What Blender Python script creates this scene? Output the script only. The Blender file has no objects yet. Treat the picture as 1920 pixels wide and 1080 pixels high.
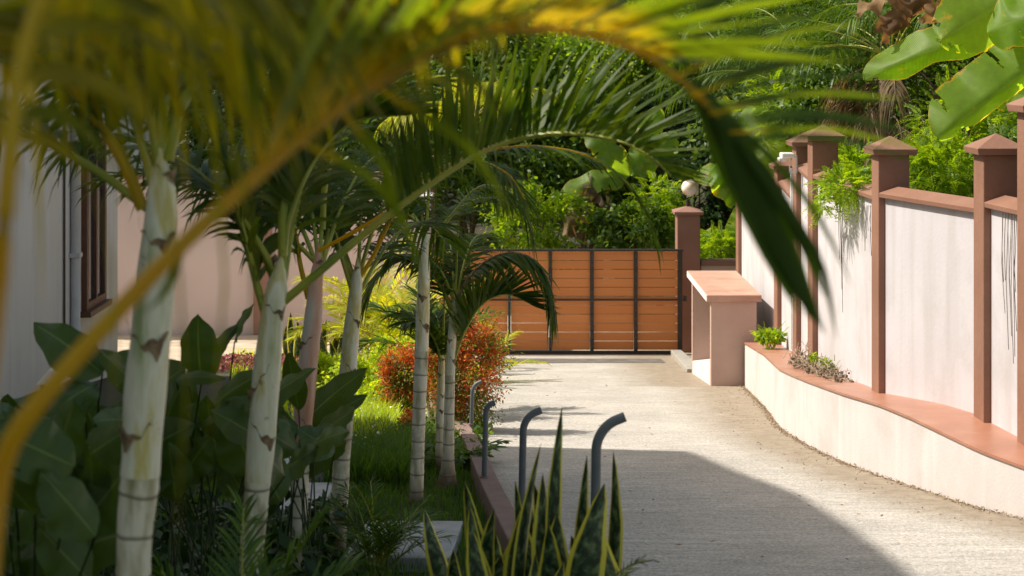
import bpy, math, random
import numpy as np
from mathutils import Vector, Matrix
C = bpy.context.scene
COL = C.collection
R = math.radians
RNG = np.random.default_rng(7)
random.seed(7)
F = 3200.0; EYE = 1.6; SL = 0.116; YF = 27.5

# ------------------------------------------------------------------ camera, sky, sun
cam = bpy.data.cameras.new('camera'); camo = bpy.data.objects.new('camera', cam); COL.objects.link(camo)
camo.location = (0, 0, EYE); camo.rotation_euler = (R(90), 0, 0)
cam.lens = 60; cam.sensor_width = 36; cam.shift_y = -440/1920; cam.clip_start = 0.05; cam.clip_end = 400
cam.dof.use_dof = True; cam.dof.focus_distance = 13.5; cam.dof.aperture_fstop = 4.6
C.camera = camo
SUN_EL, SUN_PHI = 48, 13       # elevation; how far the sun stands beyond pure left
w = bpy.data.worlds.new('World'); C.world = w; w.use_nodes = True
nt = w.node_tree; bg = nt.nodes['Background']
sky = nt.nodes.new('ShaderNodeTexSky'); sky.sky_type = 'NISHITA'; sky.sun_disc = False
sky.sun_elevation = R(SUN_EL); sky.sun_rotation = R(-(90-SUN_PHI)); sky.altitude = 50; sky.dust_density = 1.5
wm = nt.nodes.new('ShaderNodeMix'); wm.data_type = 'RGBA'; wm.blend_type = 'MULTIPLY'; wm.inputs[0].default_value = 1; wm.inputs[7].default_value = (1.12, .97, .70, 1)
nt.links.new(sky.outputs[0], wm.inputs[6]); nt.links.new(wm.outputs[2], bg.inputs[0]); bg.inputs[1].default_value = 0.15
sl = bpy.data.lights.new('sun', 'SUN'); sl.energy = 4.1; sl.angle = R(0.6); sl.color = (1.0, 0.935, 0.82)
so = bpy.data.objects.new('sun', sl); COL.objects.link(so)
tosun = Vector((-math.cos(R(SUN_EL))*math.cos(R(SUN_PHI)), math.cos(R(SUN_EL))*math.sin(R(SUN_PHI)), math.sin(R(SUN_EL))))
so.rotation_euler = tosun.to_track_quat('Z', 'Y').to_euler()
C.view_settings.view_transform = 'Standard'; C.view_settings.look = 'None'
C.view_settings.exposure = 0.55; C.view_settings.gamma = 1
C.view_settings.use_curve_mapping = False
C.cycles.use_denoising = True
C.cycles.max_bounces = 8; C.cycles.transparent_max_bounces = 8; C.cycles.transmission_bounces = 4
C.cycles.sample_clamp_indirect = 6

# ------------------------------------------------------------------ helpers
def P(px, py, d):
    return Vector(((px-960)/F*d, d, EYE-(py-100)/F*d))
def G(x, y):
    return -SL*min(max(y, 0), YF)
def lerp(xs, ys, v): return float(np.interp(v, xs, ys))
def tag(o, label=None, cat=None, group=None, kind=None):
    if label: o['label'] = label
    if cat: o['category'] = cat
    if group: o['group'] = group
    if kind: o['kind'] = kind
    return o
def empty(name, loc, label=None, cat=None, group=None):
    o = bpy.data.objects.new(name, None); o.location = loc; o.empty_display_size = .1; COL.objects.link(o)
    return tag(o, label, cat, group)
def link(name, me, m, parent=None):
    if m is not None: me.materials.append(m)
    o = bpy.data.objects.new(name, me); COL.objects.link(o)
    if parent is not None:
        o.parent = parent
        p = Vector((0, 0, 0)); q = parent
        while q is not None: p += q.location; q = q.parent
        # vertices are given in world space: shift them to the parent's frame
        me.transform(Matrix.Translation(-p))
    return o
def npmesh(name, V, Fc, smooth=False, uv=None):
    V = np.asarray(V, dtype=np.float32).reshape(-1, 3); Fc = np.asarray(Fc, dtype=np.int32)
    k = Fc.shape[1]; me = bpy.data.meshes.new(name)
    me.vertices.add(len(V)); me.vertices.foreach_set('co', V.ravel())
    me.loops.add(Fc.size); me.loops.foreach_set('vertex_index', Fc.ravel())
    me.polygons.add(len(Fc)); me.polygons.foreach_set('loop_start', np.arange(len(Fc), dtype=np.int32)*k)
    if smooth: me.polygons.foreach_set('use_smooth', np.ones(len(Fc), dtype=bool))
    me.update(calc_edges=True)
    if uv is not None:
        l = me.uv_layers.new(name='UVMap'); l.data.foreach_set('uv', np.asarray(uv, dtype=np.float32)[Fc.ravel()].ravel())
    me.validate()
    return me
class MB:
    def __init__(s): s.v = []; s.f = []
    def add(s, v, f):
        o = len(s.v); s.v += [tuple(a) for a in v]; s.f += [tuple(i+o for i in a) for a in f]; return s
    def box(s, x0, x1, y0, y1, z0, z1):
        return s.add([(x0,y0,z0),(x1,y0,z0),(x1,y1,z0),(x0,y1,z0),(x0,y0,z1),(x1,y0,z1),(x1,y1,z1),(x0,y1,z1)],
              [(0,3,2,1),(4,5,6,7),(0,1,5,4),(1,2,6,5),(2,3,7,6),(3,0,4,7)])
    def prism(s, pts, z0, z1):     # pts ccw footprint; z0,z1 number or list
        n = len(pts); a = z0 if hasattr(z0, '__len__') else [z0]*n; b = z1 if hasattr(z1, '__len__') else [z1]*n
        v = [(p[0],p[1],a[i]) for i, p in enumerate(pts)]+[(p[0],p[1],b[i]) for i, p in enumerate(pts)]
        return s.add(v, [tuple(reversed(range(n))), tuple(range(n, 2*n))]+[(i,(i+1)%n,n+(i+1)%n,n+i) for i in range(n)])
    def tube(s, pts, r, seg=8, cap=True):
        V, Fq = tube_arrays(pts, r, seg); o = len(s.v)
        s.add(V.tolist(), Fq.tolist())
        if cap:
            n = len(V)//seg
            s.f.append(tuple(o+i for i in range(seg))); s.f.append(tuple(o+(n-1)*seg+i for i in reversed(range(seg))))
        return s
    def build(s, name, m, parent=None, bevel=0, smooth=False):
        me = bpy.data.meshes.new(name); me.from_pydata(s.v, [], s.f); me.validate(); me.update()
        if smooth:
            for p in me.polygons: p.use_smooth = True
        o = link(name, me, m, parent)
        if bevel:
            b = o.modifiers.new('bevel', 'BEVEL'); b.width = bevel; b.segments = 2; b.limit_method = 'ANGLE'
        return o
def catmull(pts, n):
    p = np.array([list(a) for a in pts], dtype=float)
    if len(p) == 2: return p[0]+(p[1]-p[0])*np.linspace(0, 1, n)[:, None]
    q = np.vstack([2*p[0]-p[1], p, 2*p[-1]-p[-2]])
    seg = np.linalg.norm(np.diff(p, axis=0), axis=1); cum = np.concatenate([[0], np.cumsum(seg)])
    out = []
    for s in np.linspace(0, cum[-1], n):
        i = min(np.searchsorted(cum, s, side='right')-1, len(seg)-1); t = (s-cum[i])/max(seg[i], 1e-9)
        a, b, c, d = q[i], q[i+1], q[i+2], q[i+3]
        out.append(.5*((2*b)+(-a+c)*t+(2*a-5*b+4*c-d)*t*t+(-a+3*b-3*c+d)*t**3))
    return np.array(out)
def nrm(a): return a/np.maximum(np.linalg.norm(a, axis=-1, keepdims=True), 1e-9)
def frames(p):
    T = nrm(np.gradient(p, axis=0)); S = np.cross(T, [0, 0, 1.0]); l = np.linalg.norm(S, axis=1)
    last = np.array([0, -1.0, 0])
    for i in range(len(S)-1, -1, -1):
        if l[i] < .12: S[i] = last-T[i]*np.dot(last, T[i])
        S[i] = S[i]/max(np.linalg.norm(S[i]), 1e-9); last = S[i]
    N = np.cross(S, T); return T, S, N
def tube_arrays(pts, r, seg=8):
    p = np.array([list(a) for a in pts], dtype=float); n = len(p)
    T, S, N = frames(p); r = np.broadcast_to(np.asarray(r, dtype=float), (n,))
    a = np.linspace(0, 2*np.pi, seg, endpoint=False)
    V = p[:, None]+r[:, None, None]*(np.cos(a)[None, :, None]*S[:, None]+np.sin(a)[None, :, None]*N[:, None])
    i = np.arange(n-1)[:, None]*seg; j = np.arange(seg)[None]; k = (j+1) % seg
    Fq = np.stack([i+j, i+k, i+seg+k, i+seg+j], -1).reshape(-1, 4)
    return V.reshape(-1, 3), Fq
def tube_uv(pts, r, seg=12):
    V, Fq = tube_arrays(pts, r, seg); n = len(V)//seg
    p = np.array([list(a) for a in pts]); s = np.concatenate([[0], np.cumsum(np.linalg.norm(np.diff(p, axis=0), axis=1))])
    uv = np.stack([np.tile(np.arange(seg)/seg, n), np.repeat(s, seg)], -1); return V, Fq, uv
_gl_dummy = 0
def grid_arrays(Pg):
    nu, nv = Pg.shape[:2]
    i = np.arange(nu-1)[:, None]*nv; j = np.arange(nv-1)[None]
    Fq = np.stack([i+j, i+j+1, i+nv+j+1, i+nv+j], -1).reshape(-1, 4)
    uu, vv = np.meshgrid(np.linspace(0, 1, nu), np.linspace(0, 1, nv), indexing='ij')
    return Pg.reshape(-1, 3), Fq, np.stack([uu, vv], -1).reshape(-1, 2)

# ------------------------------------------------------------------ materials
MATS = {}
def new_mat(name):
    m = bpy.data.materials.new(name); m.use_nodes = True; n = m.node_tree
    b = n.nodes['Principled BSDF']; MATS[name] = m; return m, n, b
def ramp(n, fac, stops):
    r = n.nodes.new('ShaderNodeValToRGB'); el = r.color_ramp.elements
    while len(el) < len(stops): el.new(0.5)
    for e, (p, c) in zip(el, stops): e.position = p; e.color = (*c, 1)
    n.links.new(fac, r.inputs[0]); return r.outputs[0]
def noise(n, scale, detail=4, vec=None, rough=.55, stretch=None):
    t = n.nodes.new('ShaderNodeTexNoise'); t.inputs['Scale'].default_value = scale; t.inputs['Detail'].default_value = detail
    t.inputs['Roughness'].default_value = rough
    if vec is None:
        vec = n.nodes.new('ShaderNodeNewGeometry').outputs['Position']
    if stretch:
        mp = n.nodes.new('ShaderNodeMapping'); mp.inputs['Scale'].default_value = stretch; n.links.new(vec, mp.inputs[0]); vec = mp.outputs[0]
    n.links.new(vec, t.inputs['Vector']); return t.outputs['Fac']
def mix(n, fac, a, b, mode='MIX'):
    x = n.nodes.new('ShaderNodeMix'); x.data_type = 'RGBA'; x.blend_type = mode
    for s, v in ((x.inputs[0], fac), (x.inputs[6], a), (x.inputs[7], b)):
        if isinstance(v, (int, float)): s.default_value = v
        elif isinstance(v, tuple): s.default_value = (*v, 1)
        else: n.links.new(v, s)
    return x.outputs[2]
def bump(n, b, h, strength=.3, dist=.02):
    u = n.nodes.new('ShaderNodeBump'); u.inputs['Strength'].default_value = strength; u.inputs['Distance'].default_value = dist
    n.links.new(h, u.inputs['Height']); n.links.new(u.outputs[0], b.inputs['Normal']); return u
def math_(n, op, a, b=0.0, clamp=False):
    x = n.nodes.new('ShaderNodeMath'); x.operation = op; x.use_clamp = clamp
    for s, v in ((x.inputs[0], a), (x.inputs[1], b)):
        if isinstance(v, (int, float)): s.default_value = v
        else: n.links.new(v, s)
    return x.outputs[0]
def paint(name, c1, c2, scale=2.0, rough=.7, streak=None, bumpd=.004, grime=None, spec=.3, bscale=60):
    m, n, b = new_mat(name)
    c = ramp(n, noise(n, scale, 6), [(.3, c1), (.7, c2)])
    if streak:
        f = noise(n, 1.0, 5, stretch=(5, 5, .5)); f = ramp(n, f, [(.50, (0, 0, 0)), (.75, (.9, .9, .9))]); c = mix(n, f, c, streak)
    if grime:
        f = noise(n, 1.3, 8, rough=.7); f = ramp(n, f, [(.5, (0, 0, 0)), (.72, (.75, .75, .75))]); c = mix(n, f, c, grime)
    n.links.new(c, b.inputs['Base Color']); b.inputs['Roughness'].default_value = rough; b.inputs['Specular IOR Level'].default_value = spec
    bump(n, b, noise(n, bscale, 6), .5, bumpd); return m
def leafmat(name, cols, trans=.4, tcol=None, rough=.45, patch=None, spec=.35, veins=False, gain=2.6, vc=.10, burn=False):
    m, n, b = new_mat(name)
    rnd = n.nodes.new('ShaderNodeNewGeometry').outputs['Random Per Island']
    c = ramp(n, rnd, [(i/(max(len(cols)-1, 1)), k) for i, k in enumerate(cols)])
    f = noise(n, 14, 4); c = mix(n, .5, c, ramp(n, f, [(.3, (.35, .35, .3)), (.7, (.75, .75, .7))]), 'OVERLAY')
    if patch: c = mix(n, ramp(n, noise(n, patch[1], 5, rough=.7), [(patch[2], (0, 0, 0)), (patch[2]+.08, (1, 1, 1))]), c, patch[0])
    if veins:
        uv = n.nodes.new('ShaderNodeUVMap').outputs[0]
        wv = n.nodes.new('ShaderNodeTexWave'); wv.bands_direction = 'X'; wv.inputs['Scale'].default_value = veins; wv.inputs['Distortion'].default_value = 1.2
        n.links.new(uv, wv.inputs[0]); bump(n, b, wv.outputs['Fac'], .35, .004)
        c = mix(n, math_(n, 'MULTIPLY', wv.outputs['Fac'], vc), c, (.5, .62, .2), 'MIX')
        sx = n.nodes.new('ShaderNodeSeparateXYZ'); n.links.new(uv, sx.inputs[0])
        rib = math_(n, 'LESS_THAN', math_(n, 'ABSOLUTE', math_(n, 'SUBTRACT', sx.outputs[1], .5)), .022)
        c = mix(n, math_(n, 'MULTIPLY', rib, .4), c, (.25, .34, .09))
    if burn:
        e_ = math_(n, 'ABSOLUTE', math_(n, 'SUBTRACT', sx.outputs[1], .5)); e_ = math_(n, 'ADD', e_, math_(n, 'MULTIPLY', noise(n, 6, 6, rough=.7), .34))
        c = mix(n, ramp(n, e_, [(.635, (0, 0, 0)), (.66, (1, 1, 1))]), c, (.50, .38, .03)); c = mix(n, ramp(n, e_, [(.665, (0, 0, 0)), (.68, (1, 1, 1))]), c, (.16, .08, .03))
    n.links.new(c, b.inputs['Base Color']); b.inputs['Roughness'].default_value = rough; b.inputs['Specular IOR Level'].default_value = spec
    t = n.nodes.new('ShaderNodeBsdfTranslucent')
    k_ = gain; tq = tcol or (1.0, .92, .22)
    tc = mix(n, 1.0, c, (tq[0]*k_, tq[1]*k_, tq[2]*k_), 'MULTIPLY'); n.links.new(tc, t.inputs[0])
    ms = n.nodes.new('ShaderNodeMixShader'); ms.inputs[0].default_value = trans
    n.links.new(b.outputs[0], ms.inputs[1]); n.links.new(t.outputs[0], ms.inputs[2])
    n.links.new(ms.outputs[0], n.nodes['Material Output'].inputs[0]); return m

M_wall = paint('white pink stucco', (.565, .535, .56), (.63, .60, .63), 1.6, .75, streak=(.49, .455, .46), grime=(.46, .43, .43), bumpd=.003, bscale=35)
M_ledge = paint('washed planter paint', (.58, .53, .52), (.65, .60, .585), 2.5, .75, streak=(.69, .66, .65), grime=(.47, .42, .39))
M_terra = paint('terracotta paint', (.25, .125, .082), (.31, .16, .11), 3, .6, grime=(.20, .11, .075), bscale=30, bumpd=.008)
M_ltop = paint('glossy terracotta ledge', (.35, .155, .095), (.43, .20, .13), 4, .38, grime=(.50, .30, .22), bumpd=.002, spec=.5)
M_pinkw = paint('plain pink stucco', (.60, .475, .45), (.65, .52, .49), .8, .8)  # the wall's own even pink, slightly mottled
M_brown = paint('brown pillar paint', (.27, .145, .11), (.32, .175, .135), 3, .65)
M_house = paint('grey house stucco', (.60, .56, .58), (.66, .62, .64), .7, .8, streak=(.52, .49, .52))
M_frame = paint('brown window frame', (.10, .045, .03), (.14, .06, .04), 10, .5)
M_metal = paint('dark gate steel', (.045, .035, .033), (.065, .05, .045), 20, .45)
M_pipe = paint('grey pvc pipe', (.12, .135, .15), (.17, .185, .20), 9, .4)
M_white = paint('white lamp plastic', (.75, .75, .74), (.80, .80, .79), 9, .35)
M_pvc = paint('pale conduit', (.45, .43, .45), (.5, .48, .5), 9, .45)
M_conc = paint('raw concrete', (.30, .28, .25), (.40, .37, .33), 7, .9, bumpd=.01)
M_kerb = paint('mauve kerb paint', (.25, .165, .15), (.32, .215, .19), 7, .8, grime=(.2, .16, .13), bumpd=.008)
M_slab = paint('stepping slab stone', (.42, .41, .42), (.60, .58, .57), 5, .8, grime=(.30, .28, .25), bumpd=.012)
M_bark = paint('brown bark', (.10, .065, .04), (.2, .14, .09), 12, .9, bumpd=.02)
M_btop = paint('dusty pink slab paint', (.46, .27, .20), (.55, .34, .26), 4, .6, grime=(.30, .13, .09))
M_boxp = paint('pink box paint', (.47, .325, .275), (.52, .365, .31), 2.5, .7, grime=(.52, .39, .34))
M_boxw = paint('white box paint', (.70, .64, .62), (.78, .72, .70), 3, .7)
M_rub = paint('rubble grit', (.12, .10, .08), (.26, .22, .17), 30, .95)
M_litter = paint('dry litter', (.16, .10, .05), (.36, .26, .15), 40, .9)
M_stalk = paint('dark green stalk', (.02, .045, .012), (.05, .08, .02), 9, .5)
M_twig = paint('dry twig', (.30, .22, .15), (.46, .38, .28), 40, .9)
M_root = paint('black hanging root', (.09, .07, .06), (.17, .14, .12), 40, .9)
M_roof = paint('brown roof', (.2, .12, .1), (.25, .15, .12), 4, .8)
m, n, b = new_mat('window glass'); b.inputs['Base Color'].default_value = (.03, .04, .05, 1); b.inputs['Roughness'].default_value = .08; M_glass = m
m, n, b = new_mat('gate plank orange'); M_plank = m
rn = n.nodes.new('ShaderNodeObjectInfo').outputs['Random']
c = mix(n, .5, ramp(n, noise(n, 3, 5, stretch=(.6, 4, 12)), [(.3, (.70, .235, .06)), (.7, (.80, .29, .08))]), ramp(n, rn, [(0, (.68, .22, .06)), (1, (.80, .29, .09))]))
n.links.new(c, b.inputs['Base Color']); b.inputs['Roughness'].default_value = .5
m, n, b = new_mat('lamp globe'); M_globe = m
c = ramp(n, noise(n, 7, 3), [(.40, (.86, .84, .80)), (.62, (.74, .50, .26))]); n.links.new(c, b.inputs['Base Color']); b.inputs['Roughness'].default_value = .25; b.inputs['Subsurface Weight'].default_value = .2

# driveway concrete: broom lines across, brown dirt where the 'dirt' attribute is high
m, n, b = new_mat('broomed concrete'); M_drive = m
c = ramp(n, noise(n, 1.1, 8, rough=.65), [(.3, (.43, .40, .36)), (.7, (.56, .52, .47))])
f = noise(n, 1, 5, rough=.7, stretch=(3, 75, 6)); c = mix(n, .6, c, ramp(n, f, [(.30, (.2, .2, .2)), (.66, (.75, .75, .75))]), 'OVERLAY')
f3 = noise(n, 1.7, 7, rough=.75); c = mix(n, ramp(n, f3, [(.55, (0, 0, 0)), (.75, (.55, .55, .55))]), c, (.36, .31, .25)); f2 = noise(n, 48, 5, rough=.8); c = mix(n, .8, c, ramp(n, f2, [(.32, (.15, .15, .15)), (.66, (.75, .75, .75))]), 'OVERLAY')
at = n.nodes.new('ShaderNodeAttribute'); at.attribute_name = 'dirt'
df = math_(n, 'MULTIPLY', at.outputs['Fac'], math_(n, 'ADD', noise(n, 3.2, 8, rough=.7), .42), True)
df = ramp(n, df, [(.12, (0, 0, 0)), (.62, (1, 1, 1))])
c = mix(n, math_(n, 'MULTIPLY', df, .8), c, ramp(n, noise(n, 9, 6), [(.3, (.20, .145, .09)), (.7, (.33, .26, .18))]))
n.links.new(c, b.inputs['Base Color']); b.inputs['Roughness'].default_value = .88
bump(n, b, mix(n, .5, f, noise(n, 60, 6)), .8, .02)
# ground
m, n, b = new_mat('garden soil'); M_soil = m
c = ramp(n, noise(n, 2.2, 8, rough=.7), [(.35, (.035, .055, .015)), (.55, (.06, .05, .03)), (.7, (.10, .075, .045))])
n.links.new(c, b.inputs['Base Color']); b.inputs['Roughness'].default_value = .95; bump(n, b, noise(n, 25, 8), .8, .04)
m, n, b = new_mat('pale paving'); M_pave = m
c = ramp(n, noise(n, 3, 7, stretch=(1, 5, 1)), [(.35, (.38, .30, .22)), (.6, (.60, .50, .38))]); n.links.new(c, b.inputs['Base Color']); b.inputs['Roughness'].default_value = .9

# palm trunk: V coordinate is arc length; ring joints
m, n, b = new_mat('ringed palm trunk'); M_trunk = m
uv = n.nodes.new('ShaderNodeUVMap').outputs[0]; sx = n.nodes.new('ShaderNodeSeparateXYZ'); n.links.new(uv, sx.inputs[0])
c = ramp(n, noise(n, 7, 6, stretch=(2.6, 2.6, .6)), [(.28, (.30, .26, .12)), (.40, (.56, .51, .33)), (.52, (.84, .77, .60)), (.72, (.74, .68, .52))])
c = mix(n, ramp(n, noise(n, 3.1, 5, rough=.7), [(.52, (0, 0, 0)), (.68, (.8, .8, .8))]), c, (.20, .17, .09))
vv = math_(n, 'ADD', sx.outputs[1], math_(n, 'MULTIPLY', noise(n, 9, 2), .02))
fr = math_(n, 'FRACT', math_(n, 'MULTIPLY', vv, 1/.105))
ring = ramp(n, fr, [(0, (1, 1, 1)), (.07, (.15, .15, .15)), (.12, (0, 0, 0)), (.94, (0, 0, 0)), (1, (.8, .8, .8))])
c = mix(n, ring, c, (.13, .095, .05))
at = n.nodes.new('ShaderNodeAttribute'); at.attribute_name = 'root'
c = mix(n, at.outputs['Fac'], c, ramp(n, noise(n, 30, 5, stretch=(1, 1, 3)), [(.3, (.07, .04, .02)), (.7, (.20, .12, .06))]))
n.links.new(c, b.inputs['Base Color']); b.inputs['Roughness'].default_value = .6; bump(n, b, noise(n, 40, 5), .3, .004)
m, n, b = new_mat('pale crownshaft'); M_shaft = m
c = ramp(n, noise(n, 4.5, 5, stretch=(2.5, 2.5, .45)), [(.32, (.38, .42, .18)), (.40, (.66, .64, .42)), (.50, (.86, .81, .64)), (.58, (.66, .55, .18)), (.64, (.84, .78, .58)), (.78, (.48, .38, .22))])
c = mix(n, ramp(n, noise(n, 16, 6, rough=.75), [(.62, (0, 0, 0)), (.7, (.8, .8, .8))]), c, (.20, .11, .06))
n.links.new(c, b.inputs['Base Color']); b.inputs['Roughness'].default_value = .45; bump(n, b, noise(n, 60, 3, stretch=(1, 1, .1)), .2, .003)
m, n, b = new_mat('pink scarred sheath'); M_pinks = m
c = ramp(n, noise(n, 4, 5, stretch=(2.5, 2.5, .5)), [(.3, (.62, .62, .50)), (.47, (.72, .52, .42)), (.60, (.66, .34, .22)), (.8, (.30, .15, .09))]); n.links.new(c, b.inputs['Base Color']); b.inputs['Roughness'].default_value = .55
M_sheath = paint('dry brown sheath edge', (.11, .06, .035), (.40, .28, .16), 38, .8)
m, n, b = new_mat('green gold petiole'); M_pet = m
c = ramp(n, noise(n, 6, 4), [(.3, (.20, .25, .025)), (.55, (.36, .36, .035)), (.8, (.38, .22, .03))]); n.links.new(c, b.inputs['Base Color']); b.inputs['Roughness'].default_value = .4
m, n, b = new_mat('gold orange rachis'); M_gold = m
c = ramp(n, noise(n, 5, 4), [(.35, (.52, .46, .012)), (.6, (.60, .38, .012)), (.75, (.34, .40, .02))]); n.links.new(c, b.inputs['Base Color']); b.inputs['Roughness'].default_value = .4
t = n.nodes.new('ShaderNodeBsdfTranslucent'); t.inputs[0].default_value = (.95, .60, .02, 1); ms = n.nodes.new('ShaderNodeMixShader'); ms.inputs[0].default_value = .5
n.links.new(b.outputs[0], ms.inputs[1]); n.links.new(t.outputs[0], ms.inputs[2]); n.links.new(ms.outputs[0], n.nodes['Material Output'].inputs[0])

M_palm = leafmat('palm leaflet', [(.03, .065, .008), (.05, .09, .010), (.08, .115, .012), (.045, .08, .012)], .35, rough=.5, spec=.22)
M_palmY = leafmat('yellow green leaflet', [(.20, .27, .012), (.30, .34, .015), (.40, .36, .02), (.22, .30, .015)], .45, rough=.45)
M_palmF = leafmat('foreground leaflet', [(.06, .11, .008), (.10, .15, .010), (.13, .16, .010)], .5, rough=.4)
M_broad = leafmat('broad glossy leaf', [(.018, .052, .006), (.032, .075, .007), (.07, .11, .008)], .2, spec=.5, rough=.30, veins=14)
M_banana = leafmat('banana leaf', [(.08, .17, .008), (.13, .24, .010)], .55, rough=.4, vc=.35, burn=True, gain=3.2, patch=((.50, .30, .03), 3.0, .60), veins=46)
M_green = leafmat('mid green leaf', [(.035, .085, .010), (.07, .14, .012), (.13, .21, .015), (.05, .11, .012)], .35, gain=1.5)
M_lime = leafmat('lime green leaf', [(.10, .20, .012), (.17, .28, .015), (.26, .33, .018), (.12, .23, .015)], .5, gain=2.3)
M_dark = leafmat('dark forest leaf', [(.012, .032, .008), (.022, .052, .010), (.04, .08, .012)], .2, rough=.45, gain=1.6)
M_dry = leafmat('dry brown leaf', [(.16, .09, .045), (.27, .17, .09), (.36, .25, .15)], .3, tcol=(1, .8, .5), rough=.8)
M_dryh = leafmat('dead palm skirt', [(.075, .05, .03), (.14, .095, .05), (.20, .14, .07)], .2, tcol=(1, .8, .5), rough=.8)
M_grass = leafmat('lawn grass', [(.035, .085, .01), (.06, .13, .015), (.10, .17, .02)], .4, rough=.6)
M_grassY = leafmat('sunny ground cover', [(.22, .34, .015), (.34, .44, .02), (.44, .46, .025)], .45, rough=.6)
M_red = leafmat('red orange shoots', [(.55, .05, .03), (.66, .14, .02), (.74, .24, .03), (.62, .07, .06), (.72, .30, .04), (.45, .03, .05)], .35, tcol=(1, .9, .6), gain=1.25)
M_redg = leafmat('hedge green leaf', [(.05, .09, .012), (.12, .17, .02), (.25, .2, .03)], .4)
M_purple = leafmat('purple leaf', [(.10, .02, .05), (.20, .03, .06), (.26, .10, .08), (.10, .12, .03)], .3, tcol=(1, .6, .7))
M_blossom = leafmat('tiny white blossom', [(.7, .72, .6), (.8, .8, .7)], .3, tcol=(1, 1, .9))
m = M_palmF; n = m.node_tree      # leaflet foot turns gold where it joins the stalk
uvn = n.nodes.new('ShaderNodeUVMap').outputs[0]; sx = n.nodes.new('ShaderNodeSeparateXYZ'); n.links.new(uvn, sx.inputs[0])
ft = ramp(n, sx.outputs[0], [(0, (1, 1, 1)), (.10, (.8, .8, .8)), (.22, (0, 0, 0))])
for nd in list(n.nodes):
    if nd.type in ('BSDF_PRINCIPLED', 'BSDF_TRANSLUCENT'):
        src = nd.inputs[0].links[0].from_socket; n.links.new(mix(n, ft, src, (.85, .55, .01)), nd.inputs[0])
M_palmO = leafmat('olive gold leaflet', [(.12, .13, .006), (.20, .19, .008), (.28, .23, .008), (.10, .14, .008)], .5, rough=.5)
M_palmD = leafmat('dark hanging leaflet', [(.03, .07, .006), (.045, .09, .008)], .22, rough=.5, gain=1.6)
m, n, b = new_mat('variegated snake leaf'); M_snake = m
uv = n.nodes.new('ShaderNodeUVMap').outputs[0]; sx = n.nodes.new('ShaderNodeSeparateXYZ'); n.links.new(uv, sx.inputs[0])
mp = n.nodes.new('ShaderNodeMapping'); mp.inputs['Scale'].default_value = (26, 3.5, 1); n.links.new(uv, mp.inputs[0])
oi = n.nodes.new('ShaderNodeObjectInfo'); mp2 = n.nodes.new('ShaderNodeVectorMath'); mp2.operation = 'ADD'
n.links.new(mp.outputs[0], mp2.inputs[0]); n.links.new(oi.outputs['Location'], mp2.inputs[1])
band = noise(n, 1.0, 4, vec=mp2.outputs[0], rough=.6)
c = ramp(n, band, [(.42, (.012, .03, .012)), (.52, (.045, .08, .03)), (.64, (.17, .22, .10))])
e = math_(n, 'ABSOLUTE', math_(n, 'SUBTRACT', sx.outputs[1], .5)); e = math_(n, 'ADD', e, math_(n, 'MULTIPLY', noise(n, 18, 2), .05))
c = mix(n, ramp(n, e, [(.375, (0, 0, 0)), (.41, (1, 1, 1))]), c, (.72, .62, .06)); n.links.new(c, b.inputs['Base Color']); b.inputs['Roughness'].default_value = .38

# ------------------------------------------------------------------ setting: ground, driveway, paving
KL = [(3, .75), (4, .66), (5, .58), (6, .48), (7.3, .28), (8.5, .14), (10, 0.0), (13.9, -.28), (16, -.50), (19, -.85), (22, -1.15), (26.2, -1.35), (30, -1.4)]
KY = [a for a, _ in KL]; KX = [b_ for _, b_ in KL]
OUT = [(6.5, 4.3, .55), (8, 3.8, .62), (9, 3.45, .64), (10.2, 3.05, -2.46), (10.6, 2.91, -2.46), (11.6, 2.72, -2.47), (12.13, 2.62, -2.49), (12.9, 2.52, -2.57), (13.6, 2.46, -2.64), (14.2, 2.44, -2.71),
       (14.9, 2.43, -2.79), (15.5, 2.435, -2.86), (16.5, 2.52, -2.98), (17.7, 2.61, -3.11), (20.15, 2.75, -3.41)]
OUT = [(y, x, (EYE+z) if z < 0 else (-.86+(10.2-y)*.03)) for y, x, z in OUT]
OY = [o[0] for o in OUT]; OX = [o[1] for o in OUT]; OZ = [o[2] for o in OUT]
def ground_z(x, y):
    z = G(x, y)-.02
    if x > 3.75: z += min((x-3.75)*.75, 3.0)+max(0, x-7.75)*.25
    if y > 31: z += (y-31)*.16
    if x < -7: z += (-7-x)*.05 if y > 31 else 0
    if -1.6 < x < 3.6 and y < 30: z -= .03
    return z
xs = np.concatenate([np.arange(-60, -8, 4), np.arange(-8, 9, .25), np.arange(9, 61, 4)]); ys = np.concatenate([np.arange(-20, 3, 2), np.arange(3, 34, .5), np.arange(34, 120, 5)])
Pg = np.zeros((len(xs), len(ys), 3))
for i, x in enumerate(xs):
    for j, y in enumerate(ys): Pg[i, j] = (x, y, ground_z(x, y))
V, Fq, uvs = grid_arrays(Pg)
tag(link('ground', npmesh('ground', V, Fq[:, ::-1], True), M_soil), kind='structure')

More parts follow.
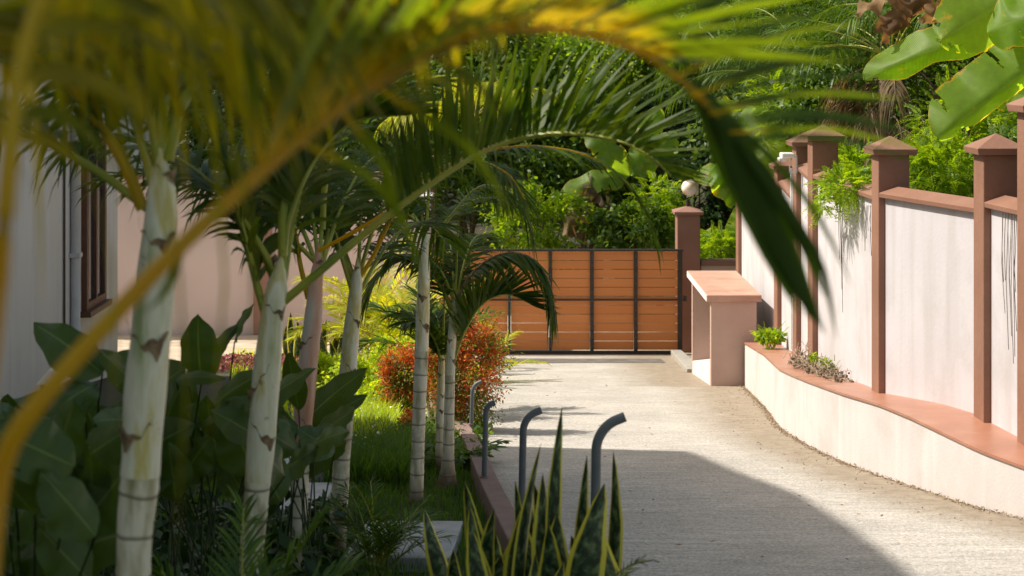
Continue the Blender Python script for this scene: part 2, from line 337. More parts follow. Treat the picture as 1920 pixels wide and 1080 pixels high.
ys = np.arange(1.5, 32.01, .25); nu = 26
Pg = np.zeros((len(ys), nu, 3)); dirt = np.zeros((len(ys), nu))
for i, y in enumerate(ys):
    xl = lerp(KY, KX, y)-.05; xr = (lerp(OY, OX, y)+.08) if y < 20.15 else (3.5 if y > 22.6 else 3.1)
    for j in range(nu):
        x = xl+(xr-xl)*(j/(nu-1))**.75; Pg[i, j] = (x, y, G(x, y)+.004)
        edge = lerp(OY, OX, y) if y < 20.15 else 2.3
        wd = .75 if y < 13 else .75+.45*min((y-13)/5, 1)
        dd = max(0, 1-(edge-x)/wd)**.9
        if y > 25.9: dd = max(dd, .5)
        if 20 < y < 23: dd = max(dd, 1-abs(x-2.2)/.8)
        dirt[i, j] = min(dd, 1)+max(0, .3-(x-xl)/1.2)
V, Fq, uvs = grid_arrays(Pg)
me = npmesh('driveway', V, Fq); a = me.attributes.new('dirt', 'FLOAT', 'POINT'); a.data.foreach_set('value', dirt.ravel().astype(np.float32))
tag(link('driveway', me, M_drive), kind='structure')
mb = MB(); mb.prism([(-9, 24.6), (-1.75, 24.6), (-1.75, 27.5), (-9, 27.5)], -3.6, [-2.84, -2.84, -3.17, -3.17]).prism([(-9, 27.501), (-1.75, 27.501), (-1.75, 28.88), (-9, 28.88)], -3.6, -3.17)
tag(mb.build('pavement', M_pave), kind='structure')
# flat dark strip across the driveway in front of the gate
M_crossband = paint('dark drain strip', (.10, .09, .08), (.2, .18, .16), 6, .9)
mb = MB().prism([(-1.3, 24.2), (2.2, 24.45), (2.2, 25.3), (-1.3, 25.4)], [-3.3]*4, [G(0, y_)+.009 for y_ in (24.2, 24.45, 25.3, 25.4)])
tag(mb.build('crossband', M_crossband), kind='structure')

# kerb along the bed: separate cast lengths
kerb = empty('kerb', (0, 10, G(0, 10)), 'low mauve kerb wall between the lawn and the driveway, grey pipes rise from it', 'kerb')
cuts = [3.0, 4.4, 5.8, 7.3, 8.9, 10.9, 12.4, 14.0, 16, 18, 20, 22.0]
for a, b_ in zip(cuts[:-1], cuts[1:]):
    a += .006; b_ -= .006
    ra, rb = (lerp(KY, KX, a), a), (lerp(KY, KX, b_), b_)
    la, lb = (ra[0]-.125, a), (rb[0]-.125, b_)
    pts = [la, ra, rb, lb]; MB().prism(pts, [G(*p)-.25 for p in pts], [G(*p)+.1 for p in pts]).build('kerb_block', M_kerb, kerb, bevel=.008)

# ------------------------------------------------------------------ planter ledge + boundary wall
led = empty('planter_ledge', (2.7, 14, G(0, 14)), 'long curving low white retaining ledge with terracotta top below the boundary wall', 'ledge')
WX = [3.9, 3.21, 3.15, 2.77, 2.71, 2.83, 3.03, 3.08]; WY = [8.0, 10.6, 11.4, 12.9, 15.4, 17.0, 19.5, 20.3]
rows = []; front = []
for y in np.arange(6.5, 20.151, .15).tolist()+[20.15]:
    ox, oz = lerp(OY, OX, y), lerp(OY, OZ, y); ix = max(lerp(WY, WX, y)+.14, ox+.25)
    rows.append([(ox, y, oz), (ix, y, oz)]); g = G(0, y)-.15
    front.append([(ox, y, g), (ox, y, oz-.001)])
mb = MB(); k = len(rows)
for i in range(k-1):
    a, b_ = rows[i], rows[i+1]
    o = .012
    mb.add([(a[0][0]-o, a[0][1], a[0][2]), (a[1][0], a[1][1], a[1][2]), (b_[1][0], b_[1][1], b_[1][2]), (b_[0][0]-o, b_[0][1], b_[0][2]),
            (a[0][0]-o, a[0][1], a[0][2]-.018), (b_[0][0]-o, b_[0][1], b_[0][2]-.018), (a[0][0]+.02, a[0][1], a[0][2]-.018), (b_[0][0]+.02, b_[0][1], b_[0][2]-.018)],
           [(0, 1, 2, 3), (0, 3, 5, 4), (4, 5, 7, 6)])
mb.build('ledge_top', M_ltop, led)
V, Fq, uvs = grid_arrays(np.array(front)); mf = MB(); mf.add(V.tolist(), Fq.tolist())
y = 20.15; mf.add([(rows[-1][0][0], y, G(0, y)-.2), (rows[-1][1][0], y, G(0, y)-.2), (rows[-1][1][0], y, rows[-1][1][2]-.001), (rows[-1][0][0], y, rows[-1][0][2]-.001)], [(0, 1, 2, 3)])
mf.build('retaining_face', M_ledge, led)

# columns: left x, near y, cap-bottom rel, base rel ; coping rel to the next (nearer) one
CW, CD = .235, .25
cols = [(3.18, 24.0, -1.69, -4.6, -1.98), (3.03, 19.5, -1.33, -3.5, -1.50), (2.83, 17.0, -.93, -3.2, -1.16), (2.71, 15.4, -.79, -3.0, -1.13), (2.77, 12.9, -.77, -2.7, -1.09), (3.15, 11.4, -.68, -2.6, -1.03), (3.21, 10.6, -.37, -2.6, -.75), (3.9, 8.0, -.1, -2.4, None)]
bw = empty('boundary_wall', (3, 15, G(0, 15)), 'tall white panelled boundary wall with terracotta columns and copings on the right', 'wall')
for i, (x, y, cz, bz, kz) in enumerate(cols):
    c = MB().box(x, x+CW, y, y+CD, EYE+bz, EYE+cz).build('column', M_terra, bw, bevel=.006)
    o = .045; z0 = EYE+cz+.0015; z1 = z0+.045; xm, ym = x+CW/2, y+CD/2
    q = MB().add([(x-o, y-o, z0), (x+CW+o, y-o, z0), (x+CW+o, y+CD+o, z0), (x-o, y+CD+o, z0), (x-o-.01, y-o-.01, z1), (x+CW+o+.01, y-o-.01, z1), (x+CW+o+.01, y+CD+o+.01, z1), (x-o-.01, y+CD+o+.01, z1), (xm, ym, z1+.095)],
        [(0, 3, 2, 1), (0, 1, 5, 4), (1, 2, 6, 5), (2, 3, 7, 6), (3, 0, 4, 7), (4, 5, 8), (5, 6, 8), (6, 7, 8), (7, 4, 8)])
    q.build('cap', M_terra, c, bevel=.004)
    if kz is not None:
        x2, y2 = cols[i+1][0], cols[i+1][1]+CD
        a = Vector((x+.05, y-.002)); b2 = Vector((x2+.05, y2+.002)); kz += EYE
        th = .13
        MB().prism([(b2.x, b2.y), (b2.x+th, b2.y), (a.x+th, a.y), (a.x, a.y)], min(bz, cols[i+1][3])+EYE-.2, kz-.002).build('panel', M_wall, bw)
        o = .045; sec = [(-o, 0), (-o-.004, .035), (th/2+.02, .085), (th+o, .05), (th+o, 0)]
        va = [(a.x+s, a.y, kz+h) for s, h in sec]; vb = [(b2.x+s, b2.y, kz+h) for s, h in sec]; kk = len(sec)
        MB().add(va+vb, [tuple(range(kk)), tuple(reversed(range(kk, 2*kk)))]+[(j, kk+j, kk+(j+1) % kk, (j+1) % kk) for j in range(kk)]).build('coping', M_terra, bw, bevel=.004)
# mark left from where the column's foot meets the wall
# ------------------------------------------------------------------ concrete meter box
bx = empty('masonry_cabinet', (2.62, 21.3, G(0, 21)), 'pink masonry box with sloping terracotta slab top and open left side beside the driveway', 'masonry box')
zt = EYE-2.86; x0, x1, y0, y1 = 2.36, 2.90, 20.24, 22.42; g = G(0, 20.2)
MB().box(x0, x1, y0, y0+.11, g-.1, zt-.085).build('front_wall', M_boxp, bx, bevel=.006)
MB().box(x0, x1, y1-.11, y1, g-.5, zt-.085).build('rear_wall', M_boxp, bx)
MB().box(x1-.1, x1, y0+.112, y1-.112, g-.5, zt-.09).build('side_wall', M_rub, bx)
MB().prism([(x0, y0+.112), (x1-.102, y0+.112), (x1-.102, y1-.112), (x0, y1-.112)], g-.5, [g+.30, g+.30, g-.075, g-.075]).build('plinth', M_boxw, bx)
MB().box(x0-.055, x1+.055, y0-.05, y1+.05, zt-.083, zt).build('slab_top', M_btop, bx, bevel=.01)
MB().box(x0-.058, x0-.0555, y0-.045, y1+.045, zt-.08, zt-.004).build('slab_edge', M_boxw, bx)
# small step beside gate
st = MB().prism([(2.30, 22.45), (2.52, 22.45), (2.58, 26.0), (2.42, 26.0)], -3.4, [G(0, 22.4)+.05]*2+[G(0, 26)+.10]*2); tag(st.build('step', M_conc, bevel=.01), 'rough low concrete step at the foot of the brown gate pillar', 'step')

# ------------------------------------------------------------------ gate
GY = 26.5
def gx(px): return (px-960)/F*GY
def gz(py): return EYE-(py-100)/F*GY
gate = empty('sliding_gate', (gx(1000), GY, gz(662)), 'orange slatted sliding gate in a dark steel frame across the driveway', 'gate')
zt_, zb = gz(467), gz(658); L_, R_ = gx(798), gx(1281); mid = gz(562)
MB().box(L_, R_, GY-.03, GY+.03, zt_-.035, zt_).build('top_rail', M_metal, gate)
MB().box(L_, R_, GY-.035, GY+.035, zb-.06, zb).build('bottom_rail', M_metal, gate)
MB().box(L_, R_, GY-.02, GY+.012, mid-.012, mid+.012).build('middle_rail', M_metal, gate)
posts = [801, 878, 955, 1032, 1110, 1192, 1275]
for p in posts:
    e = .035 if p in (801, 1275) else (.028 if p in (1110, 1192) else .018)
    MB().box(gx(p)-e, gx(p)+e, GY-.026, GY+.026, zb+.001, zt_-.036).build('upright', M_metal, gate)
nr = 11; h = (zt_-.04-zb-.01)/nr
pme = MB().box(-1, 1, -.006, .006, -.5, .5)
for r_ in range(nr):
    for p, q in zip(posts[:-1], posts[1:]):
        za = zb+.01+h*r_; xa = gx(p)+.03; xb = gx(q)-.03; jj = random.uniform(-.003, .003)
        MB().box(xa, xb, GY+.028+jj, GY+.042+jj, za+.0045, za+h-.0045).build('plank', M_plank, gate)
for p in posts[1:-1]:
    sc_ = MB()
    for r_ in range(nr): za = zb+.01+h*(r_+.5); sc_.box(gx(p)-.007, gx(p)+.007, GY-.034, GY-.0285, za-.007, za+.007)
    o = sc_.build('screws', M_pipe, gate); o['kind'] = 'stuff'
MB().box(gx(1178), gx(1185), GY-.02, GY+.02, zb-.16, zb-.061).build('roller_bracket', M_metal, gate)
MB().box(gx(870), gx(877), GY-.02, GY+.02, zb-.16, zb-.061).build('roller_bracket', M_metal, gate)
MB().box(R_+.001, R_+.05, GY-.03, GY+.02, mid-.02, mid+.06).build('latch', M_metal, gate)
def pillar(px0, px1, Y, ctop, label, m=M_brown):
    x0, x1 = (px0-960)/F*Y, (px1-960)/F*Y; t = empty('gate_pillar', ((x0+x1)/2, Y+.18, G(0, Y)), label, 'pillar')
    zt = EYE-(ctop-100)/F*Y; MB().box(x0, x1, Y, Y+.36, G(0, Y)-.3, zt).build('shaft', m, t, bevel=.008)
    o = .05; xm = (x0+x1)/2
    MB().add([(x0-o, Y-o, zt+.001), (x1+o, Y-o, zt+.001), (x1+o, Y+.36+o, zt+.001), (x0-o, Y+.36+o, zt+.001), (x0-o, Y-o, zt+.05), (x1+o, Y-o, zt+.05), (x1+o, Y+.36+o, zt+.05), (x0-o, Y+.36+o, zt+.05), (xm, Y+.18, zt+.13)],
        [(0, 3, 2, 1), (0, 1, 5, 4), (1, 2, 6, 5), (2, 3, 7, 6), (3, 0, 4, 7), (4, 5, 8), (5, 6, 8), (6, 7, 8), (7, 4, 8)]).build('cap', m, t, bevel=.006)
    return xm, Y+.18, zt+.13
lx, ly, lz = pillar(1270, 1313, 26.9, 403, 'brown gate pillar with globe lamp at the right end of the gate')
pillar(770, 806, 27.0, 372, 'pale gate pillar at the hidden left end of the gate', M_boxw)
gl = empty('globe_lamp', (lx, ly, lz-.02), 'round white globe lamp on top of the brown gate pillar', 'lamp')
MB().tube([(lx, ly, lz-.03), (lx, ly, lz+.1)], .03, 10).build('lamp_neck', M_metal, gl)
def sphere(c, r, nu=16, nv=24, sz=1):
    th = np.linspace(0.02, np.pi-.02, nu); ph = np.linspace(0, 2*np.pi, nv+1)
    Pg = np.zeros((nu, nv+1, 3)); Pg[..., 0] = c[0]+r*np.sin(th)[:, None]*np.cos(ph); Pg[..., 1] = c[1]+r*np.sin(th)[:, None]*np.sin(ph); Pg[..., 2] = c[2]+r*sz*np.cos(th)[:, None]
    return grid_arrays(Pg)
gp = P(1293, 352, 27.05); V, Fq, uvs = sphere(gp, .133); link('globe', npmesh('globe', V, Fq, True), M_globe, gl)
# short wall between gate pillar and boundary wall
sw = empty('side_wall', (3.2, 27.2, G(0, 27)), 'short low wall between the gate pillar and the boundary wall', 'wall')
MB().box(2.985, 3.62, 27.0, 27.14, -3.6, EYE-3.36).build('wall_body', M_pinkw, sw); MB().box(2.99, 3.65, 26.95, 27.19, EYE-3.358, EYE-3.27).build('coping', M_brown, sw)
# far pink wall
fw = empty('garden_wall', (-4.5, 29, -3.2), 'plain pink rendered wall with brown pillars behind the palm garden', 'wall')
zt = EYE-2.1
px_ = [-8.6, -4.38, -1.62]
for a, b_ in zip(px_[:-1], px_[1:]): MB().box(a+.30, b_, 29.0, 29.15, -3.7, zt).build('panel', M_pinkw, fw); MB().box(a+.30, b_, 28.95, 29.2, zt+.001, zt+.08).build('coping', M_brown, fw)
for a in px_: MB().box(a, a+.30, 28.9, 29.2, -3.7, zt+.35).build('column', M_brown, fw)
MB().box(-1.5, -1.38, 27.4, 28.89, -3.7, zt).build('return_wall', M_pinkw, fw)

# ------------------------------------------------------------------ house on the left (wing in view + taller block casting the shade)
hs = empty('house', (-5.2, 19, G(0, 20)), 'grey rendered house wall with a brown framed window at the left edge', 'house')
MB().box(-12, -5.2, 15.3, 22.5, -3.6, 1.5).build('wall', M_house, hs)
MB().box(-12.3, -5.1, 15.3, 22.6, 1.502, 1.65).build('roof', M_roof, hs)
MB().box(-14, -5.75, -7, 15.28, -2.4, 6.1).build('wall', M_house, hs)
roofp = [(-14.5, -8), (-4.40, -8), (-4.40, 2.5), (-4.50, 9), (-4.62, 10.4), (-4.75, 11.5), (-4.95, 12.8), (-5.3, 13.9), (-5.66, 15.25), (-14.5, 15.25)]
MB().prism(roofp, 6.103, 6.5).build('roof', M_roof, hs)
for yy in (4, 9):
    w_ = MB().box(-5.748, -5.70, yy, yy+1.6, .2, 1.7).build('window', M_frame, hs); MB().box(-5.698, -5.69, yy+.08, yy+1.52, .28, 1.62).build('pane', M_glass, w_)
# visible window: frame proud of wall, pane recessed inside frame
Y0, Y1 = 20.6, 21.6; z0, z1 = EYE-(572-100)/F*21.1, EYE-(262-100)/F*21.1
wmb = MB(); e = .09
for bx_ in ((Y0, Y0+e, z0, z1), (Y1-e, Y1, z0, z1), (Y0+e, Y1-e, z0, z0+e), (Y0+e, Y1-e, z1-e, z1), ((Y0+Y1)/2-.03, (Y0+Y1)/2+.03, z0+e, z1-e)): wmb.box(-5.198, -5.13, bx_[0], bx_[1], bx_[2], bx_[3])
w_ = wmb.build('window', M_frame, hs); MB().box(-5.197, -5.165, Y0+e+.002, Y1-e-.002, z0+e, z1-e).build('pane', M_glass, w_); MB().box(-5.198, -5.07, Y0-.06, Y1+.06, z0-.07, z0-.002).build('sill', M_frame, w_)
dp = MB().tube([(-5.14, 20.1, -2.6), (-5.14, 20.1, 1.3)], .055, 14).build('downpipe', M_pvc, hs, smooth=True)
MB().tube([(-5.18, 19.75, -2.6), (-5.18, 19.75, 1.3)], .014, 8).build('cable', M_metal, hs)
for z in (-1.9, -.8, .5): MB().box(-5.199, -5.075, 20.03, 20.17, z, z+.05).build('pipe_clamp', M_pvc, dp)
nb = empty('neighbouring_house', (-10.6, 42, -1), 'bright white neighbouring house glimpsed through the palm fronds', 'house')
MB().box(-14, -8.6, 42, 48, -3, 1.3).build('wall', M_white, nb); MB().box(-14.4, -8.3, 41.6, 48.4, 1.302, 1.5).build('roof', M_roof, nb)

# ------------------------------------------------------------------ grey bent pipes on the kerb
def bentpipe(px, d, top, bend, label, r=.021, base=None):
    x = (px-960)/F*d; zt = EYE-(top-100)/F*d; L = bend/F*d
    zb = G(x, d)+.1; th = np.linspace(0, R(62), 10); rad = L/(1-math.cos(R(62))) * .62
    pts = [(x-.012, d, zb-.06), (x-.006, d, zb+(zt-zb)*.35)]
    zc = zt-rad*math.sin(R(62)) - L*.12
    pts += [(x+rad*(1-math.cos(t)), d-.0*t, zc+rad*math.sin(t)) for t in th]
    e = pts[-1]; tx, tz = math.sin(R(62)), math.cos(R(62)); rem = max(.01, (x+L-e[0])/tx); pts.append((e[0]+tx*rem, d, e[2]+tz*rem*.75))
    t = empty('bent_pipe', (x, d, zb), label, 'pipe', 'bent grey pipes rising from the kerb')
    n0 = len(pts); MB().tube(pts, r, 14, cap=False).build('pipe', M_pipe, t, smooth=True)
    MB().tube([pts[-2], tuple(Vector(pts[-1])-(Vector(pts[-1])-Vector(pts[-2]))*.02)], r*.8, 12).build('bore', M_metal, t)
    MB().tube([(x-.012, d, zb-.01), (x-.012, d, zb+.012)], r*1.5, 14).build('base_collar', M_kerb, t)
bentpipe(1118, 7.0, 783, 54, 'tallest and nearest bent grey pipe behind the snake plants', .0205)
bentpipe(981, 9.3, 770, 34, 'middle bent grey pipe on the kerb', .020)
bentpipe(911, 11.3, 755, 17, 'bent grey pipe on the kerb just in front of the red bush', .019)
bentpipe(886, 14.75, 716, 17, 'farthest bent grey pipe, half hidden in the red bush', .018)

# wall lantern with conduit on third column
wl = empty('wall_lantern', P(1478, 292, 16.95), 'small white lantern with pale conduit on a wall column', 'lantern')
p = P(1478, 292, 16.9); MB().box(p.x-.075, p.x+.05, p.y-.09, p.y+.09, p.z-.02, p.z+.03).build('hood', M_white, wl, bevel=.01)
MB().box(p.x-.10, p.x-.03, p.y-.07, p.y+.07, p.z-.05, p.z-.018).build('hood_lip', M_white, wl, bevel=.008)
q = P(1486, 308, 16.9)
for a in (-.035, .035): MB().box(q.x+a-.006, q.x+a+.006, q.y-.04, q.y-.03, q.z-.08, q.z+.08).build('frame_bar', M_white, wl)
for a in (-.08, .08): MB().box(q.x-.041, q.x+.041, q.y-.04, q.y-.031, q.z+a-.006, q.z+a+.006).build('frame_bar', M_white, wl)
MB().tube([P(1484, 315, 16.9), P(1484, 655, 16.9)], .013, 8).build('conduit', M_white, wl)

# garden lantern far left
gq = P(118, 720, 9.6); gt = empty('garden_lantern', (gq.x, gq.y, G(0, 9.6)), 'white roofed garden lantern among the broad leaves by the house', 'lantern')
MB().tube([(gq.x, gq.y, G(0, 9.6)-.1), (gq.x, gq.y, gq.z-.04)], .03, 10).build('post', M_metal, gt)
e = .12
MB().add([(gq.x-e, gq.y-e, gq.z+.02), (gq.x+e, gq.y-e, gq.z+.02), (gq.x+e, gq.y+e, gq.z+.02), (gq.x-e, gq.y+e, gq.z+.02), (gq.x-e*.55, gq.y-e*.55, gq.z+.09), (gq.x+e*.55, gq.y-e*.55, gq.z+.09), (gq.x+e*.55, gq.y+e*.55, gq.z+.09), (gq.x-e*.55, gq.y+e*.55, gq.z+.09)],
   [(0, 3, 2, 1), (4, 5, 6, 7), (0, 1, 5, 4), (1, 2, 6, 5), (2, 3, 7, 6), (3, 0, 4, 7)]).build('lantern_roof', M_white, gt)
MB().box(gq.x-.08, gq.x+.08, gq.y-.08, gq.y+.08, gq.z-.12, gq.z+.018).build('glass_body', M_globe, gt)
for a in (-.09, .09):
    for b_ in (-.09, .09): MB().box(gq.x+a-.01, gq.x+a+.01, gq.y+b_-.01, gq.y+b_+.01, gq.z-.12, gq.z+.019).build('corner_bar', M_frame, gt)

# ------------------------------------------------------------------ stepping slabs
def slab(x0, x1, y0, y1, label, h=.03, m=M_slab, lift=0, rot=0):
    pts = [(x0, y0), (x1, y0), (x1, y1), (x0, y1)]
    if rot:
        cx, cy = (x0+x1)/2, (y0+y1)/2; pts = [(cx+(a-cx)*math.cos(rot)-(b_-cy)*math.sin(rot), cy+(a-cx)*math.sin(rot)+(b_-cy)*math.cos(rot)) for a, b_ in pts]
    o = MB().prism(pts, [G(*p)-.05+lift for p in pts], [G(*p)+h+lift for p in pts]).build('stepping_stone', m, bevel=.008)
    tag(o, label, 'paving slab', 'stepping slabs through the palm garden')
slab(-.86, -.30, 8.75, 9.95, 'large pale slab in the lawn between the palms and the snake plants', rot=-.03)
slab(-1.75, -1.18, 10.4, 11.6, 'pale slab beside the third palm from the left')
slab(-1.85, -1.22, 11.9, 13.1, 'slab behind the stacked one, mid garden', h=.10)
slab(-1.65, -1.10, 8.3, 9.2, 'pale slab just behind the pink scarred trunk')
slab(-2.2, -1.6, 6.6, 7.6, 'near slab hidden among seedling fronds')
slab(-1.15, -.93, 14.9, 17.8, 'narrow sunlit slab beside the bright ground cover', h=.05, rot=-.02)
slab(-2.45, -1.55, 21.0, 21.8, 'weathered step slab in front of the far paving', h=.09)

# ------------------------------------------------------------------ fronds
def leaflets(pts, n, ln, wd, ang, elev, droop, rng, t0=.22, t1=1.0, sides=(1, -1), seg=5, jit=.12, fold=0, tipang=None, taper=.45, both=True):
    """returns V (k, seg*3? ,3) arrays of leaflet strips along a rachis"""
    p = catmull(pts, 80); T, S, N = frames(p)
    seglen = np.linalg.norm(np.diff(p, axis=0), axis=1); cum = np.concatenate([[0], np.cumsum(seglen)]); cum /= cum[-1]
    out = []
    nv = 3 if fold else 2
    for sd in sides:
        t = np.linspace(t0, t1, n)+rng.uniform(-.3, .3, n)*(t1-t0)/n; t = np.clip(t, 0, .999)
        def s(a): return np.stack([np.interp(t, cum, a[:, k]) for k in range(3)], -1)
        p0, tt, ss, nn = s(p), nrm(s(T)), nrm(s(S)), nrm(s(N))
        u = np.clip((t-t0)/max(t1-t0, 1e-6), 0, 1)
        a = R(ang)+(R(tipang if tipang is not None else ang*.45)-R(ang))*u**1.4+rng.normal(0, jit*.6, n)
        ev = R(elev)*(1-.35*u)+rng.normal(0, jit*1.3, n)
        L = ln*(np.sin(np.pi*np.clip(.18+.82*u*.88, 0, 1))**taper)*(1+rng.normal(0, .07, n)); L = np.maximum(L, ln*.25)
        d = np.cos(a)[:, None]*tt+np.sin(a)[:, None]*(sd*np.cos(ev)[:, None]*ss+np.sin(ev)[:, None]*nn); d = nrm(d)
        W = tt-d*np.sum(tt*d, -1, keepdims=True); W = nrm(W+rng.normal(0, .25, (n, 3))*.6)
        s_ = np.linspace(0, 1, seg+1); prof = np.minimum(1, .35+s_*4)*np.maximum(1-s_**2.2, .02)
        dr = droop*(1+rng.normal(0, .35, n))
        c = p0[:, None]+d[:, None]*(s_[None, :, None]*L[:, None, None])
        c[..., 2] -= (dr*L)[:, None]*(s_**2)[None]*1.0
        c -= d[:, None]*((np.abs(dr)*.35*L)[:, None]*(s_**3)[None])[..., None]
        hw = wd*.5*prof[None, :, None]*(L/ln)[:, None, None]**.3
        if fold:
            dn = np.cross(d, W); g = np.stack([c-W[:, None]*hw, c+dn[:, None]*hw*fold, c+W[:, None]*hw], 2)
        else: g = np.stack([c-W[:, None]*hw, c+W[:, None]*hw], 2)
        out.append(g)
    return np.concatenate(out)      # (k, seg+1, nv, 3)
def strips(g):
    k, s, nv, _ = g.shape; base = np.arange(k)[:, None, None]*s*nv; i = np.arange(s-1)[None, :, None]*nv; j = np.arange(nv-1)[None, None]
    a = base+i+j; return g.reshape(-1, 3), np.stack([a, a+1, a+nv+1, a+nv], -1).reshape(-1, 4)
def frond(parent, pts, n=42, ln=.42, wd=.028, ang=55, elev=35, droop=.25, r=(.012, .003), m=None, mr=None, seed=0, label=None, **kw):
    rng = np.random.default_rng(seed); p = catmull(pts, 28)
    V, Fq = tube_arrays(p, np.linspace(r[0], r[1], 28), 7)
    o = link('frond', npmesh('frond', V, Fq, True), mr or M_pet, parent)
    if label: o['label'] = label
    if n:
        g = leaflets(pts, n, ln, wd, ang, elev, droop, rng, **kw); V, Fq = strips(g); k_, s_, v_ = g.shape[:3]
        uvl = np.stack([np.tile(np.repeat(np.linspace(0, 1, s_), v_), k_), np.tile(np.linspace(0, 1, v_), k_*s_)], -1)
        f = link('leaflet_spray', npmesh('leaflet_spray', V, Fq, True, uvl), m or M_palm, o); f['kind'] = 'stuff'
    return o
def frond_path(base, az, L, up, sag, n=7):
    """arching path: leaves at elevation 'up' and falls by gravity"""
    out = []; p = Vector(base); e = up; step = L/(n-1)
    for i in range(n):
        out.append(p.copy()); p = p+Vector((math.cos(az)*math.cos(e), math.sin(az)*math.cos(e), math.sin(e)))*step; e -= sag/(n-1)*(.5+i/(n-1))
    return out

# ------------------------------------------------------------------ palms with trunk
def palm(label, d, prof, shaft_y, rand=5, fl=1.15, fln=.40, seed=1, manual=(), pink=False, up=(32, 66), flare=0, wdt=.026, azs=None):
    """prof: list of (px, py, width px) from the bottom up"""
    rng = np.random.default_rng(seed); rr = random.Random(seed)
    pts = [P(x, y, d) for x, y, w_ in prof]; slim = .84 if d < 9.5 else .95; rad = [w_/F*d/2*slim for x, y, w_ in prof]
    gzv = G(pts[0].x, d)-.05
    if pts[0].z > gzv+.1:
        pts.insert(0, Vector((pts[0].x-(pts[1].x-pts[0].x)*.3, d, gzv))); rad.insert(0, rad[0]*1.05)
    t = empty('palm_tree', (pts[0].x, d, G(pts[0].x, d)), label, 'palm tree', 'young palms in a row along the garden')
    zs = [p.z for p in pts]; allp = catmull(pts, 90)
    rads = np.interp(allp[:, 2], zs, rad)
    zsh = P(0, shaft_y, d).z
    lo = allp[allp[:, 2] <= zsh+.01]; rl = rads[allp[:, 2] <= zsh+.01].copy(); hi = allp[allp[:, 2] >= zsh-.02]; rh = rads[allp[:, 2] >= zsh-.02]
    if len(lo) > 3:
        lo = catmull(lo, max(60, len(lo))); rl = np.interp(lo[:, 2], zs, rad)
        s = np.concatenate([[0], np.cumsum(np.linalg.norm(np.diff(lo, axis=0), axis=1))]); fr = (s/.105) % 1
        rl = rl*(1+.045*(fr < .12)+.015*np.sin(s*23+seed))
        if flare: rl = rl+flare*np.exp(-(lo[:, 2]-lo[0, 2])/.09)
        V, Fq, uv = tube_uv(lo, rl, 20); me = npmesh('trunk', V, Fq, True, uv)
        at = me.attributes.new('root', 'FLOAT', 'POINT'); at.data.foreach_set('value', np.clip(1.15-(V[:, 2]-lo[0, 2])/(.28 if flare else .16), 0, 1).astype(np.float32))
        link('trunk', me, M_trunk, t)
    if len(hi) > 3:
        hi = catmull(hi, 40); rhh = np.interp(hi[:, 2], zs, rad)*1.03*(1+.025*np.sin(np.arange(40)*.5+seed)); rhh = rhh*np.interp(np.arange(40), [0, 33, 39], [1, 1, .35])
        V, Fq, uv = tube_uv(hi, rhh, 20); link('crownshaft', npmesh('crownshaft', V, Fq, True, uv), M_pinks if pink else M_shaft, t)
        # brown sheath edges: slanting collars wrapped round the shaft
        k = 3+(seed % 2)
        for i in range(k):
            zz = hi[0, 2]+(hi[-1, 2]-hi[0, 2])*(.12+.8*i/max(k-1, 1)+rng.uniform(-.05, .05)); c = np.array([np.interp(zz, hi[:, 2], hi[:, j]) for j in range(3)]); ra = np.interp(zz, zs, rad)*1.06+.0015
            a0 = rng.uniform(-2.9, -.3); nn_ = 25; th = np.linspace(-2.2, 2.2, nn_); Pg = np.zeros((4, nn_, 3)); sgn = rng.choice([-1, 1])
            for q_ in range(4):
                hgt = -ra*(1.25*np.abs(th)+.35*sgn*th)+ra*.15*np.sin(th*9+i); wdx = (.08+rng.uniform(.4, 1.1)*np.exp(-th**2*5)+.05*np.sin(th*11+i))*ra
                rr_ = ra*(1+.12*np.exp(-th**2*2)*(q_/3))
                Pg[q_, :, 0] = c[0]+rr_*np.cos(a0+th); Pg[q_, :, 1] = c[1]+rr_*np.sin(a0+th); Pg[q_, :, 2] = c[2]-hgt+wdx*(q_/3)*1.2
            V, Fq, uv = grid_arrays(Pg); link('leaf_sheath', npmesh('leaf_sheath', V, Fq, True), M_sheath, t)
    top = Vector(allp[-1]); top_r = rads[-1]
    for i, mspec in enumerate(manual):
        path, kw = mspec; kw = dict(kw); dd = kw.pop('d', None)
        pp = [P(a[0], a[1], a[2] if len(a) > 2 else (dd or d)) for a in path]; frond(t, pp, seed=seed*31+i, **kw)
    for i in range(rand):
        az = (azs[i % len(azs)] if azs else 2*np.pi*i/max(rand, 1)+seed)+rng.uniform(-.3, .3)
        f = i/max(rand-1, 1); zz = top-Vector((0, 0, .10+.12*rng.random()*1.0)); el = R(rng.uniform(*up))
        L = fl*rng.uniform(.8, 1.1); path = frond_path(zz, az, L, el, R(rng.uniform(75, 120)))
        frond(t, path, n=38, ln=fln*rng.uniform(.85, 1.1), wd=wdt, ang=58, elev=rng.uniform(10, 40), droop=rng.uniform(.25, .5), r=(.013, .003), seed=seed*77+i)
    # spear leaf
    MB().tube([top-Vector((0, 0, .1)), top+Vector((.01, 0, .15)), top+Vector((.02, 0, .5))], [max(top_r*.55, .008), .009, .003], 8).build('spear_leaf', M_pet, t, smooth=True)
    return t
UPK = dict(elev=48, droop=.12, ang=62)
